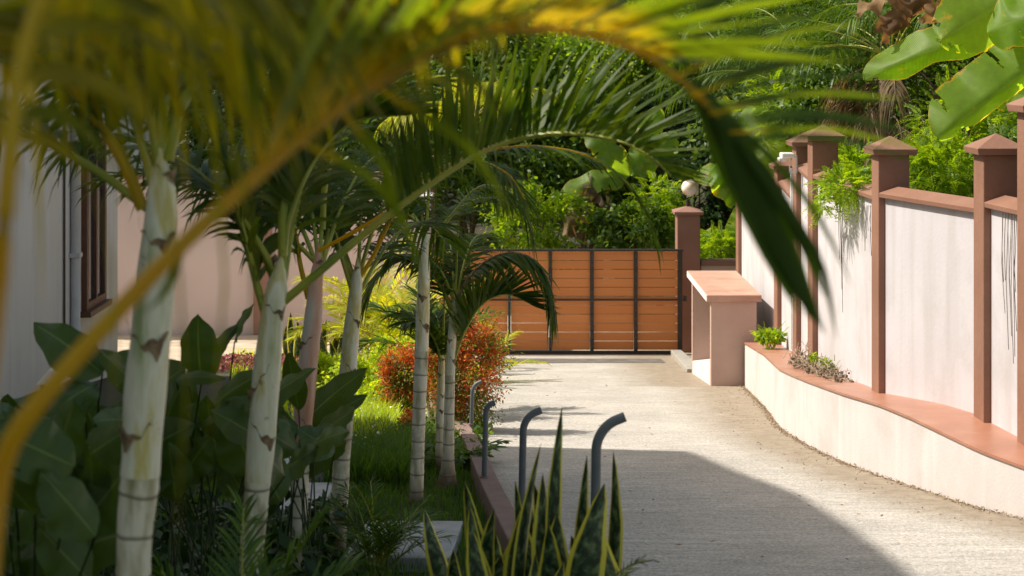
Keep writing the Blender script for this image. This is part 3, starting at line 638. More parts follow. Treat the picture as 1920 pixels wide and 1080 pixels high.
palm('nearest thick pale palm trunk left of centre, brown scars and yellow stain', 4.3, [(250, 1080, 75), (262, 900, 86), (272, 740, 90), (286, 600, 88), (294, 500, 82), (300, 430, 76), (303, 380, 66), (302, 320, 50), (297, 262, 30)], 880, rand=3, fl=1.2, fln=.40, seed=3, azs=[2.9, 2.2, 1.6],
     manual=[([(268, 392), (235, 310), (170, 210), (90, 120, 4.2), (-30, 60, 4.0), (-160, 60, 3.8)], dict(n=44, ln=.36, elev=20, droop=.35, r=(.017, .005), mr=M_gold)),
             ([(315, 300), (345, 190), (420, 90), (520, 30, 4.2), (620, 10, 4.0), (720, 40, 3.9)], dict(n=36, ln=.26, elev=10, droop=.45, r=(.015, .004), m=M_palmF)),
             ([(300, 330), (280, 200), (240, 90), (190, -40), (120, -120)], dict(n=40, ln=.36, elev=20, droop=.3, r=(.015, .005)))])
palm('second palm from the left in the row, pale trunk leaning right behind the seedling', 5.9, [(470, 1080, 52), (480, 940, 56), (492, 800, 62), (500, 700, 60), (508, 620, 54), (516, 560, 50), (524, 510, 38), (530, 465, 26)], 900, rand=3, fl=1.1, seed=5, azs=[2.6, 1.6, 3.0],
     manual=[([(520, 575), (580, 525), (700, 425), (800, 350), (890, 292), (960, 264), (1050, 250, 5.8), (1150, 262, 5.7), (1215, 290, 5.6), (1258, 330, 5.6)], dict(n=70, ln=.46, wd=.020, elev=66, droop=.04, ang=66, r=(.0165, .004), t0=.30, tipang=44, taper=1.0, sides=(1, -1), label='long arching frond reaching right with upright leaflets')),
             ([(512, 640), (478, 520), (452, 420), (432, 340), (390, 240), (320, 170)], dict(n=44, ln=.38, elev=15, droop=.35, r=(.016, .004))),
             ([(530, 480), (530, 380), (545, 280), (580, 190), (640, 130)], dict(n=44, ln=.40, elev=25, droop=.25, r=(.018, .004))),
             ([(532, 470), (545, 400), (590, 300), (660, 230), (750, 215)], dict(n=46, ln=.34, elev=45, droop=.15, r=(.012, .003)))])
palm('third palm in the row with a pink scarred band on its slim trunk', 8.3, [(557, 1085, 41), (561, 960, 39), (564, 850, 40), (571, 750, 44), (580, 660, 42), (588, 590, 38), (593, 520, 30), (600, 455, 20)], 855, rand=5, fl=1.35, fln=.42, seed=8, pink=True, azs=[2.8, 1.2, 1.9, 2.4, 1.5],
     manual=[([(578, 560), (562, 490), (552, 430), (520, 360), (470, 320), (410, 330)], dict(n=40, ln=.40, elev=0, droop=.5, r=(.014, .004), mr=M_gold)),
             ([(598, 470, 8.2), (680, 425, 8.1), (770, 368, 8.0), (850, 305, 7.8), (940, 278, 7.6), (1030, 276, 7.5), (1120, 300, 7.5), (1190, 360, 7.5), (1225, 430, 7.5)], dict(n=60, ln=.26, wd=.016, elev=0, droop=.35, r=(.010, .003), mr=M_gold, label='orange stalked frond arching over the gate with hanging leaflets')),
             ([(605, 430), (612, 340), (640, 250), (700, 180), (790, 160)], dict(n=46, ln=.44, elev=30, droop=.25, r=(.014, .004)))])
palm('fourth palm in the row, smooth pale trunk with fine rings', 9.0, [(630, 1042, 44), (636, 950, 38), (641, 860, 38), (648, 760, 40), (654, 680, 38), (660, 610, 34), (667, 545, 28), (672, 480, 17)], 735, rand=5, fl=1.3, fln=.42, seed=12, azs=[2.4, 1.2, 1.5, 1.9, 2.9],
     manual=[([(668, 530), (700, 480), (740, 400), (800, 330), (880, 300), (950, 325, 8.8), (985, 375, 8.7)], dict(n=56, ln=.25, wd=.018, elev=5, droop=.35, r=(.013, .004), mr=M_gold)),
             ([(660, 545), (640, 480), (625, 430), (590, 380), (540, 370), (490, 420)], dict(n=40, ln=.36, elev=0, droop=.5, r=(.013, .004)))])
palm('fifth palm in the row, thin grey ringed trunk beside the bright ground cover', 10.8, [(780, 948, 29), (783, 860, 26), (786, 770, 26), (790, 670, 27), (793, 580, 26), (795, 520, 23), (797, 470, 17), (800, 410, 10)], 655, rand=4, fl=.95, fln=.36, seed=15, azs=[1.0, 2.2, -2.7, 1.6], up=(30, 60),
     manual=[([(795, 490), (765, 450), (730, 410), (690, 390), (640, 420)], dict(n=36, ln=.36, elev=5, droop=.45, r=(.012, .003))),
             ([(800, 470), (850, 400), (900, 350), (955, 360), (985, 400), (1000, 450)], dict(n=46, ln=.27, wd=.02, elev=0, droop=.5, r=(.012, .003)))])
palm('sixth palm in the row, slender trunk with a flared brown root base', 11.6, [(838, 917, 24), (840, 870, 22), (842, 780, 21), (844, 700, 19), (847, 640, 17), (850, 590, 14), (853, 550, 9)], 700, rand=4, fl=.95, fln=.34, seed=19, flare=.045, azs=[2.4, 1.3, -2.6, 1.9], up=(55, 80),
     manual=[([(850, 575), (880, 520), (920, 485), (965, 474), (1005, 490), (1030, 530), (1042, 585)], dict(n=54, ln=.34, elev=-25, droop=.4, ang=60, r=(.013, .004), mr=M_sheath, label='dark stalked frond arching down in front of the orange planks')),
             ([(850, 680), (872, 620), (905, 570), (950, 552), (1000, 572)], dict(n=44, ln=.36, elev=50, droop=.05, r=(.011, .003))),
             ([(850, 560), (820, 500), (770, 480), (720, 500), (680, 560)], dict(n=44, ln=.36, elev=0, droop=.4, r=(.012, .003)))])
palm('short tan trunked palm behind the sixth, beside the red bush', 12.4, [(824, 880, 16), (825, 800, 16), (827, 720, 14), (829, 660, 11)], 790, rand=4, fl=.6, fln=.28, seed=23, up=(60, 85), azs=[2.4, 1.3, -2.6, 1.9])

# ------------------------------------------------------------------ foreground palm, very close to the lens
t = empty('palm_tree', (-.47, 1.5, 0), 'out of focus foreground palm whose golden frond arches over the whole view', 'palm tree')
b0 = P(-40, 1250, 1.5)
V, Fq, uv = tube_uv(catmull([(b0.x-.04, 1.5, -.15), (b0.x-.02, 1.5, .5), P(-40, 1250, 1.5), P(-25, 1130, 1.5)], 30), np.linspace(.040, .017, 30), 14)
me = npmesh('trunk', V, Fq, True, uv); link('trunk', me, M_shaft, t)
pts = [P(-28, 1180, 1.5), P(-14, 1000, 1.5), P(8, 860, 1.5), P(60, 770, 1.5), P(170, 640, 1.52), P(300, 500, 1.55), P(420, 385, 1.6), P(560, 262, 1.66), P(700, 160, 1.74), P(840, 88, 1.82), P(960, 56, 1.9), P(1090, 62, 1.98), P(1200, 98, 2.05), P(1300, 170, 2.1), P(1380, 262, 2.15), P(1430, 350, 2.2)]
rp = catmull(pts, 60); V, Fq = tube_arrays(rp, np.interp(np.linspace(0, 1, 60), [0, .1, .25, .55, 1], [.0105, .0095, .0083, .0052, .003]), 12)
fo = link('frond', npmesh('frond', V, Fq, True), M_gold, t); fo['label'] = 'huge golden stalked frond arching across the top, out of focus'
rng = np.random.default_rng(5)
gs = [leaflets(pts, 24, .46, .020, 50, 62, .06, rng, t0=.46, t1=.80, sides=(1,), seg=7, fold=.35, tipang=36, jit=.06),
      leaflets(pts, 16, .44, .020, 46, 70, .16, rng, t0=.50, t1=.80, sides=(-1,), seg=7, fold=.35, tipang=30, jit=.06),
      leaflets(pts, 9, .42, .020, 55, 60, .25, rng, t0=.36, t1=.50, sides=(1, -1), seg=7, fold=.35, jit=.15)]
def luv(V, nv=3):
    k = len(V)//nv; return np.stack([np.repeat(np.linspace(0, 1, k), nv), np.tile(np.linspace(0, 1, nv), k)], -1)
for g in gs:
    for k in range(len(g)):
        V, Fq = strips(g[k:k+1]); link('leaflet', npmesh('leaflet', V, Fq, True, luv(V)), M_palmF, fo)
def luv(V, nv=3):
    k = len(V)//nv; return np.stack([np.repeat(np.linspace(0, 1, k), nv), np.tile(np.linspace(0, 1, nv), k)], -1)
def ribbon(p, wd, side, nseg=10, fold=.3):
    c = catmull(p, nseg); T = nrm(np.gradient(c, axis=0)); S = np.array(side, dtype=float); S = nrm(S-T*np.sum(T*S, -1, keepdims=True)); Nn = np.cross(T, S)
    s = np.linspace(0, 1, nseg); hw = (wd*.5*np.minimum(1, .3+s*3)*np.maximum(1-s**3, .03))[:, None]
    return np.stack([c-S*hw, c+Nn*hw*fold, c+S*hw], 1)[None]
for a, wd in [([(1290, 150), (1360, 250), (1440, 400), (1545, 625)], .050), ([(1310, 180), (1370, 290), (1430, 420), (1535, 610)], .050), ([(1330, 205), (1400, 330), (1470, 480), (1520, 600)], .036), ([(1350, 230), (1390, 350), (1440, 470), (1500, 590)], .030),
              ([(1385, 262), (1440, 340), (1500, 440), (1548, 560)], .022), ([(1400, 290), (1480, 400), (1540, 500), (1570, 640)], .014), ([(1330, 200), (1430, 280), (1530, 400), (1600, 540)], .010)]:
    g = ribbon([P(x, y, 2.12+i*.03) for i, (x, y) in enumerate(a)], wd, (1, .15, .3)); V, Fq = strips(g); link('leaflet', npmesh('leaflet', V, Fq, True, luv(V)), M_palmD, fo)
# sparse side leaflets sweeping right
for k in range(17):
    u = k/16; bx_, by_ = 1180+200*u, 90+170*u**1.1; ln = 420-60*u
    a = R(-38+46*u+random.uniform(-5, 5)); ex, ey = bx_+ln*math.cos(a), by_+ln*math.sin(a)
    g = ribbon([P(bx_, by_, 2.07), P((bx_+ex)/2, (by_+ey)/2-12, 2.2), P(ex, ey+25, 2.35)], .008, (.2, .2, 1)); V, Fq = strips(g); link('leaflet', npmesh('leaflet', V, Fq, True, luv(V)), M_palmD if k % 3 else M_palmF, fo)
# long loose strands below the stalk
for a in [[(560, 265), (690, 330), (760, 420), (790, 520)], [(700, 160), (860, 260), (930, 350), (960, 420)], [(350, 455), (300, 560), (240, 600)], [(820, 110), (900, 160), (935, 235)], [(640, 205), (730, 330), (745, 460)]]:
    g = ribbon([P(x, y, 1.75+i*.05) for i, (x, y) in enumerate(a)], .011, (1, 0, .5)); V, Fq = strips(g); link('leaflet', npmesh('leaflet', V, Fq, True, luv(V)), M_palmF, fo)
other = [([(-60, 1000, 1.3), (-25, 700, 1.28), (10, 400, 1.26), (40, 120, 1.3), (120, -80, 1.35), (300, -200, 1.4)], dict(n=14, ln=.30, elev=-60, droop=.9, r=(.009, .005), t0=.55, mr=M_gold)),
         ([(60, -150, 1.5), (250, -160, 1.6), (480, -130, 1.7), (700, -90, 1.8), (880, -60, 1.9)], dict(n=34, ln=.20, elev=-45, droop=.5, r=(.006, .003), t0=.05)),
         ([(-200, 40, 1.7), (0, 30, 1.8), (200, 60, 1.9), (420, 90, 2.0), (640, 110, 2.1), (800, 60, 2.2)], dict(n=36, ln=.22, elev=25, droop=.25, r=(.006, .003), t0=.05)),
         ([(-250, 120, 1.6), (-120, 60, 1.7), (40, 20, 1.8), (200, 30, 1.9), (300, 60, 2.0)], dict(n=26, ln=.22, elev=-10, droop=.4, r=(.006, .003), t0=.05)),
         ([(-100, -40, 2.0), (180, -20, 2.1), (420, 10, 2.2), (620, 30, 2.3)], dict(n=34, ln=.28, elev=-20, droop=.4, r=(.006, .003), t0=.05))]
for i, (pth, kw) in enumerate(other):
    frond(t, [P(*a) for a in pth], seed=900+i, m=M_palmO, wd=.020, ang=58, seg=6, **kw)

# ------------------------------------------------------------------ clump plants
def clump(name, label, cat, x, y, n, L, ln, wd=.02, m=None, seed=0, up=(35, 80), sag=(60, 110), nl=26, z=None, group=None, elev=20, droop=.3, stem=0, mr=None, r=.006):
    z = (ground_z(x, y) if z is None else z); rng = np.random.default_rng(seed)
    t = empty(name, (x, y, z), label, cat, group)
    if stem:
        for k in range(3): MB().tube([(x+.06*k-.06, y, z-.05), (x+.09*k-.09, y+.02*k, z+stem)], .025, 8).build('stem', M_shaft, t, smooth=True)
    for i in range(n):
        az = 2*np.pi*(i+rng.uniform(-.3, .3))/n; b = (x+rng.uniform(-.05, .05), y+rng.uniform(-.05, .05), z+stem*.95)
        frond(t, frond_path(b, az, L*rng.uniform(.7, 1.1), R(rng.uniform(*up)), R(rng.uniform(*sag))), n=nl, ln=ln, wd=wd, ang=52, elev=elev, droop=droop, r=(r, r*.35), m=m, mr=mr, seed=seed*100+i, seg=4)
    return t
LATE = []
def X(px, d): return (px-960)/F*d
clump('palm_seedling', 'dark green palm seedling between the first and second trunks at the bottom', 'palm seedling', X(425, 5.1), 5.1, 10, .98, .22, .015, m=M_green, seed=31, nl=38, up=(60, 88), sag=(30, 70), elev=30)
clump('palm_seedling', 'small tufted palm seedling at the foot of the fourth palm', 'palm seedling', X(700, 8.7), 8.7, 18, .50, .18, .009, m=M_green, seed=32, nl=22, up=(45, 88), sag=(40, 90))
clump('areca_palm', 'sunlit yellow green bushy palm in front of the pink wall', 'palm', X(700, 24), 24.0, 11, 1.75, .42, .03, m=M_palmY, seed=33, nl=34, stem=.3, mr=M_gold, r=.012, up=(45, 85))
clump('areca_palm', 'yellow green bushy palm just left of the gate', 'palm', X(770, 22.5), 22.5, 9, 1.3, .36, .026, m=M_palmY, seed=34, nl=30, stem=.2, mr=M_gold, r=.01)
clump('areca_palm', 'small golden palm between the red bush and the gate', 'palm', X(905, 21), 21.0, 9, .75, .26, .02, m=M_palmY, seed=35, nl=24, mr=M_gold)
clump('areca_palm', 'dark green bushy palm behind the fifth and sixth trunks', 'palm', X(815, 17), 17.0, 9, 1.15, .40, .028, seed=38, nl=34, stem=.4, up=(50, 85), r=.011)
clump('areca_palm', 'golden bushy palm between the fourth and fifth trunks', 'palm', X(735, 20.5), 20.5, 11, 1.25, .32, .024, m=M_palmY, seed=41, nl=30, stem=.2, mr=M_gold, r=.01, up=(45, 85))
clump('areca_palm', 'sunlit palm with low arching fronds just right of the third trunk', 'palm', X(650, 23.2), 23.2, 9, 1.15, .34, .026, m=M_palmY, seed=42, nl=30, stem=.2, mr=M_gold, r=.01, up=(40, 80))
for px_q, py_q, dq, rq, hq, lab in ((668, 712, 17.5, .26, .20, 'lime small leaved shrub right of the fourth trunk'), (712, 745, 16.2, .22, .16, 'low lime shrub in front of the fern'), (735, 668, 19.0, .28, .22, 'yellow green shrub at the foot of the golden palms'), (610, 690, 19.5, .30, .18, 'yellow green shrub between the third and fourth trunks')):
    LATE.append((px_q, py_q, dq, rq, hq, lab))
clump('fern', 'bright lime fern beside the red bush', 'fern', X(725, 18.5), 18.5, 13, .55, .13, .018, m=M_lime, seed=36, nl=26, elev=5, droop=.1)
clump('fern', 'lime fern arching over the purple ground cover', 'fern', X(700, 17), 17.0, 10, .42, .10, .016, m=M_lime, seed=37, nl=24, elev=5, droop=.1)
clump('fern', 'small green fern at the bottom right of the snake plants', 'fern', X(1160, 5.6), 5.6, 9, .22, .06, .007, m=M_green, seed=39, nl=16, z=G(0, 5.6)+.42, elev=5, droop=.1)
clump('fern', 'leafy green fern under the red bush by the kerb', 'fern', X(862, 12.8), 12.8, 12, .42, .12, .03, m=M_green, seed=40, nl=12, elev=5, droop=.1)

# snake plants
def snake_leaf(base, tip, wd, parent, rng):
    b = np.array(base); tp = np.array(tip); nu, nv = 16, 7; u = np.linspace(0, 1, nu); A = tp-b; L = np.linalg.norm(A)
    bow = np.array([rng.uniform(-.09, .09), rng.uniform(-.06, .06), 0])*L; c = b+A*u[:, None]+bow*np.sin(np.pi*u)[:, None]
    th0 = rng.uniform(-.35, .35); th = th0+u*rng.uniform(-.6, .6); S = np.stack([np.cos(th), np.sin(th), 0*th], -1); N = np.cross(nrm(A), S)
    v = np.linspace(-1, 1, nv); hw = wd*.5*(.62+.38*np.sin(np.pi*np.minimum(u*1.25, 1)*.75))*np.clip((1-u)*3.6, 0, 1)**.7
    Pg = c[:, None]+S[:, None]*(hw[:, None]*v[None])[..., None]+N[:, None]*((hw*.42)[:, None]*(v**2)[None])[..., None]
    V, Fq, uv = grid_arrays(Pg); return link('leaf', npmesh('leaf', V, Fq, True, uv), M_snake, parent)
def snake(label, specs, d, seed, gz_=None):
    rng = np.random.default_rng(seed); x = np.mean([s[0] for s in specs]); z = G(0, d)
    t = empty('snake_plant', (X(x, d), d, z), label, 'snake plant', None)
    for bxp, tx, ty, w_ in specs:
        dd = d+rng.uniform(-.12, .12); zb = z-.03; snake_leaf((X(bxp, dd), dd, zb), P(tx, ty, dd+rng.uniform(-.05, .05)), w_/F*dd*(1.35 if ty < 880 else 2.1), t, rng)
snake('variegated snake plant at the bottom centre, left clump', [(930, 871, 902, 20), (950, 881, 946, 20), (945, 927, 953, 22), (940, 886, 992, 22), (950, 899, 1020, 24), (985, 966, 900, 14), (975, 1015, 829, 22), (990, 1001, 905, 24), (978, 984, 925, 24), (1000, 1015, 960, 34), (985, 960, 1010, 26), (925, 915, 985, 26), (970, 975, 965, 30), (1010, 1030, 1010, 30), (955, 940, 1040, 30), (965, 930, 1000, 26), (1005, 985, 940, 26)], 6.1, 50)
snake('variegated snake plant with tall thin tips, right clump by the nearest pipe', [(1072, 1054, 760, 22), (1055, 1018, 887, 26), (1088, 1101, 851, 22), (1100, 1150, 844, 24), (1112, 1134, 905, 36), (1030, 1029, 982, 28), (1040, 1004, 1038, 20), (1075, 1071, 1003, 28), (1060, 1057, 1052, 22), (1095, 1110, 960, 34), (1060, 1045, 960, 30), (1120, 1090, 930, 26), (1050, 1035, 1015, 32), (1090, 1085, 1020, 34), (1120, 1125, 985, 30)], 5.85, 51)
snake('single arching snake plant blade on the lawn by the slab', [(880, 795, 952, 20), (890, 850, 1030, 18), (884, 900, 1010, 18)], 6.6, 52)
snake('sunlit snake plant clump left of the third palm', [(549, 545, 585, 11), (551, 556, 600, 11), (546, 538, 610, 11), (556, 562, 612, 12), (552, 550, 625, 12), (543, 548, 640, 12)], 23.6, 53)
snake('sunlit snake plant clump between the third and fourth palms', [(612, 612, 598, 12), (620, 628, 618, 12), (607, 600, 622, 12), (628, 640, 612, 12), (616, 618, 640, 13), (634, 636, 650, 12), (604, 608, 650, 12), (642, 648, 632, 10)], 23.0, 54)
# twig by the fern
tw = MB().tube([P(1150, 1080, 5.6), P(1185, 1058, 5.6), P(1225, 1050, 5.6), P(1236, 1054, 5.6)], .0022, 5).tube([P(1190, 1057, 5.6), P(1205, 1045, 5.58), P(1212, 1040, 5.58)], .0015, 5).tube([P(1200, 1055, 5.6), P(1215, 1060, 5.6)], .0015, 5)
tag(tw.build('twig', M_root), 'thin bare twig reaching over the driveway at the bottom', 'twig')

# ------------------------------------------------------------------ broad leaved plants
def blade(base, tip, wd, nh, bend, fold, parent, m, name='leaf', nu=14, nv=7, shape=.8, rip=.02, seed=0, tears=0, halves=1.0, label=None):
    rng = np.random.default_rng(seed); b = np.array(base, float); tp = np.array(tip, float); A = tp-b; L = np.linalg.norm(A); a = A/L
    nh = np.array(nh, float); s = np.cross(a, nh); s /= np.linalg.norm(s); n_ = np.cross(s, a); u = np.linspace(0, 1, nu); v = np.linspace(-1, 1, nv)
    prof = np.clip(np.sin(np.pi*np.clip(.04+.96*u**.85, 0, 1)), 0, 1)**shape
    if tears: prof = np.clip(np.minimum(u*5+.15, 1)*np.clip((1-u)*4.5, 0, 1)**.5, 0, 1)
    c = b+A*u[:, None]+n_*(bend*L*np.sin(np.pi*u))[:, None]
    vv = np.where(v > 0, v, v*halves)
    ripple = rip*wd*np.sin(u*rng.uniform(14, 22)+rng.uniform(0, 6))[:, None]*np.abs(v)[None]*3
    Pg = c[:, None]+s*(wd*.5*prof[:, None]*vv[None])[..., None]+n_*((-fold*wd*.5*prof[:, None]*np.abs(v)[None]**1.25)+ripple)[..., None]
    V, Fq, uv = grid_arrays(Pg)
    if tears:
        keep = np.ones(len(Fq), bool)
        for k in range(tears):
            i = rng.integers(6, nu-6); side = rng.integers(0, 2); j0 = rng.integers(1, nv//2-1)
            for jj in range(j0):       # wedge that opens towards the margin
                wj = int(round((j0-jj)*.55))+(1 if jj < 2 else 0)
                for q in range(-(wj//2), wj-wj//2+1):
                    ii = i+q+jj//2; j = nv-2-jj if side else jj
                    if 0 <= ii < nu-1: keep[ii*(nv-1)+j] = False
        Fq = Fq[keep]
    o = link(name, npmesh(name, V, Fq, True, uv), m, parent)
    if label: o['label'] = label
    return o
def broad(label, specs, d, gxpx, seed, rand=0, region=None):
    rng = np.random.default_rng(seed); gx_ = X(gxpx, d); z = G(0, d); t = empty('broad_leaved_plant', (gx_, d, z), label, 'plant', None)
    L = list(specs)
    for k in range(rand):
        x0, x1, y0, y1 = region; cx = rng.uniform(x0, x1); cy = y0+(y1-y0)*rng.uniform(0, 1)**.9; a = rng.uniform(-1.2, 1.2)+(cx-gxpx)/400; ln = rng.uniform(110, 165)*5.8/d*1.05
        L.append((cx-math.sin(a)*ln*.5, cy+math.cos(a)*ln*.4, cx+math.sin(a)*ln*.5, cy-math.cos(a)*ln*.4, ln*rng.uniform(.55, .75), d+rng.uniform(-.5, .7)))
    for i, (bx0, by0, tx, ty, w_, dd) in enumerate(L):
        b = P(bx0, by0, dd); tp = P(tx, ty, dd-.12+rng.uniform(-.1, .1)); nh = (rng.uniform(-.35, .35), -1, rng.uniform(.5, 1.2))
        lf = blade(b, tp, w_/F*dd, nh, rng.uniform(-.02, .10), rng.uniform(.1, .35), t, M_broad, seed=seed*50+i)
        g0 = Vector((gx_+rng.uniform(-.15, .15), d+rng.uniform(-.1, .2), z-.03)); MB().tube([g0, (g0+b)/2+Vector((0, 0, .1)), b], [.005, .004, .003], 6).build('stalk', M_stalk, t, smooth=True)
broad('broad glossy leaved plant against the house, its tallest leaf pointing left', [(192, 700, 62, 605, 96, 5.9), (262, 735, 184, 655, 58, 6.0), (300, 700, 200, 668, 60, 6.2), (180, 720, 90, 780, 80, 5.9), (280, 800, 170, 790, 80, 5.8)], 6.1, 190, 60, 20, (0, 250, 770, 930))
broad('broad glossy leaved plant right behind the nearest trunk with one upright oval leaf', [(378, 716, 372, 588, 84, 6.6), (330, 712, 425, 712, 30, 6.3), (440, 640, 478, 570, 34, 6.9), (350, 700, 452, 602, 40, 7.0), (400, 760, 500, 695, 60, 6.6), (380, 800, 460, 760, 66, 6.4), (300, 790, 210, 760, 60, 6.4)], 6.6, 370, 61, 22, (290, 500, 720, 900))
broad('broad leaved plant between the second and fourth trunks with pale folded leaf', [(470, 770, 590, 690, 60, 7.8), (560, 800, 690, 690, 70, 8.6), (560, 770, 540, 660, 46, 8.0), (590, 860, 640, 770, 84, 8.8), (540, 850, 520, 760, 50, 8.0), (600, 790, 690, 740, 40, 8.8)], 7.9, 545, 62, 11, (480, 640, 730, 880))
broad('low dark broad leaved plant in the bottom left corner', [], 5.0, 90, 63, 20, (-20, 230, 820, 1040))

# ------------------------------------------------------------------ leaf clouds
def cloud(n, c, r, size, rng, clumps=26, asp=.5, shell=.55, droop=.5, spread=.22):
    c = np.array(c, float); r = np.array(r, float)
    d = nrm(rng.normal(size=(clumps, 3))); rad = rng.uniform(shell, 1, (clumps, 1)); cc = d*rad
    k = rng.integers(0, clumps, n); q = cc[k]+rng.normal(size=(n, 3))*spread*rng.uniform(.5, 1.1, (clumps, 1))[k]
    p = c+q*r; out = nrm(q)
    a = nrm(out+rng.normal(size=(n, 3))*.9+np.array([0, 0, -droop])); nn = nrm(out*.5+np.array([0, 0, .8])+rng.normal(size=(n, 3))*.6)
    b = nrm(np.cross(a, nn)); nn = np.cross(b, a); s = size*rng.uniform(.6, 1.35, (n, 1))
    v0 = p; v1 = p+a*s*.45+b*s*asp*.5-nn*s*.07; v2 = p+a*s-nn*s*.12; v3 = p+a*s*.45-b*s*asp*.5-nn*s*.07
    V = np.stack([v0, v1, v2, v3], 1).reshape(-1, 3); i = np.arange(n)[:, None]*4
    return V, np.concatenate([i+np.array([[0, 1, 2]]), i+np.array([[0, 2, 3]])])
def sprays(n, c, r, L, leafl, rng, wd=.3, k=11, droop=.35):
    """feathery compound leaves"""
    c = np.array(c, float); r = np.array(r, float); q = nrm(rng.normal(size=(n, 3)))*rng.uniform(.3, 1, (n, 1)); p = c+q*r
    a = nrm(nrm(q)+rng.normal(size=(n, 3))*.6+[0, 0, .1]); Ls = L*rng.uniform(.6, 1.3, (n, 1)); t = np.linspace(.1, 1, k); nn = nrm(np.array([0, 0, 1.])+rng.normal(size=(n, 3))*.4); b = nrm(np.cross(a, nn))
    Vs = []
    for sd in (1, -1):
        base = p[:, None]+a[:, None]*Ls[:, None]*t[None, :, None]; base[..., 2] -= droop*Ls*(t**2)[None]
        ll = leafl*(1-.55*t)[None, :, None]*rng.uniform(.8, 1.2, (n, k, 1)); dr = nrm(b[:, None]*sd+a[:, None]*.6+rng.normal(size=(n, k, 3))*.15)
        e = base+dr*ll; e[..., 2] -= .15*ll[..., 0]; m_ = base+dr*ll*.5; w_ = a[:, None]*ll*wd
        Vs.append(np.stack([base, m_+w_, e, m_-w_], 2).reshape(-1, 3))
    V = np.concatenate(Vs); N_ = len(V)//4; i = np.arange(N_)[:, None]*4
    return V, np.concatenate([i+np.array([[0, 1, 2]]), i+np.array([[0, 2, 3]])])
def stuff(name, V, Fc, m, parent=None):
    o = link(name, npmesh(name, V, Fc), m, parent); o['kind'] = 'stuff'; return o
def bush(name, label, cat, px, py, d, rw, rh, n, size, m, seed, feather=0, trunk=True, group=None, asp=.5, rd=None, **kw):
    rng = np.random.default_rng(seed); c = P(px, py, d); rd = rd or rw*.8; gz_ = ground_z(c.x, c.y); t = empty(name, (c.x, c.y, gz_), label, cat, group)
    if feather: V, Fc = sprays(n, c, (rw, rd, rh), feather, size, rng)
    else: V, Fc = cloud(n, c, (rw, rd, rh), size, rng, asp=asp, **kw)
    stuff('foliage', V, Fc, m, t)
    if trunk:
        mb = MB()
        for k in range(4):
            e = c+Vector((rng.uniform(-.6, .6)*rw, rng.uniform(-.4, .4)*rd, rng.uniform(.1, .7)*rh)); b_ = Vector((c.x+rng.uniform(-.08, .08), c.y+rng.uniform(-.05, .05), gz_-.1))
            mb.tube([b_, b_.lerp(e, .4)+Vector((rng.uniform(-.1, .1), 0, .1)), e], [.035+.02*rh, .02+.01*rh, .008], 7)
        mb.build('trunk', M_bark, t, smooth=True)
    return t
for i, (a, b_, c_, d_, e, lab) in enumerate(LATE): bush('shrub', lab, 'shrub', a, b_, c_, d_, e, 2600, .05, M_grassY, 700+i, clumps=30)
# red orange hedge bushes by the drive
def redbush(label, px, py, d, rw, rh, n, seed):
    rng = np.random.default_rng(seed); c = P(px, py, d); t = empty('red_bush', (c.x, c.y, G(c.x, c.y)), label, 'bush')
    V, Fc = cloud(n, c, (rw, rw*.8, rh), 0.036, rng, clumps=26, asp=.42, shell=.35, spread=.30); stuff('foliage', V, Fc, M_redg, t)
    V, Fc = cloud(int(n*.95), c+Vector((0, 0, .06)), (rw*1.03, rw*.85, rh*1.02), 0.033, rng, clumps=44, asp=.42, shell=.65, spread=.17, droop=-.3); stuff('red_shoots', V, Fc, M_red, t)
    mb = MB()
    for k in range(9):
        e = c+Vector((rng.uniform(-.7, .7)*rw, rng.uniform(-.5, .5)*rw, rng.uniform(0, .8)*rh)); b_ = Vector((c.x+rng.uniform(-.1, .1), c.y+rng.uniform(-.1, .1), G(0, c.y)-.05)); mb.tube([b_, b_.lerp(e, .5), e], [.012, .008, .003], 6)
    mb.build('branches', M_bark, t)
redbush('large round bush of red and orange shoots spilling over the driveway edge', 870, 705, 15.2, .36, .44, 8200, 70)
redbush('smaller red shoot bush left of the fifth trunk', 768, 722, 15.9, .27, .33, 5600, 71)
redbush('tiny crimson bush on the path edge beside the fifth trunk', 762, 800, 14.0, .05, .07, 260, 72)

# purple ground cover, blossoms, lawn etc
def grassfield(name, n, xr, yr, hgt, wd, m, seed, mask=None, lean=.5, zoff=0):
    rng = np.random.default_rng(seed); x = rng.uniform(*xr, n); y = rng.uniform(*yr, n)
    if mask is not None: k = mask(x, y); x, y = x[k], y[k]
    n = len(x); z = -SL*np.clip(y, 0, YF)+zoff-.01; h = hgt*rng.uniform(.5, 1.4, n); a = rng.uniform(0, 2*np.pi, n); l = lean*h*rng.uniform(.2, 1.3, n)
    p = np.stack([x, y, z], -1); s = np.stack([np.cos(a+1.57), np.sin(a+1.57), 0*a], -1)*(wd*rng.uniform(.6, 1.3, n))[:, None]; d_ = np.stack([np.cos(a)*l, np.sin(a)*l, h], -1)
    mid = p+d_*[.35, .35, .62]; V = np.stack([p-s, p+s, mid+s*.8, mid-s*.8, p+d_], 1).reshape(-1, 3); i = np.arange(n)[:, None]*5
    Fc = np.concatenate([i+np.array([[0, 1, 2]]), i+np.array([[0, 2, 3]]), i+np.array([[3, 2, 4]])])
    o = link(name, npmesh(name, V, Fc), m); return tag(o, kind='stuff')
SLABS = [(-.88, -.28, 8.7, 10), (-1.77, -1.16, 10.35, 11.65), (-1.87, -1.2, 11.85, 13.15), (-1.67, -1.08, 8.25, 9.25), (-2.2, -1.6, 6.6, 7.6)]
def kl(x, y):
    k = x < np.interp(y, KY, KX)-.14
    for a, b_, c_, d_ in SLABS: k &= ~((x > a) & (x < b_) & (y > c_) & (y < d_))
    return k
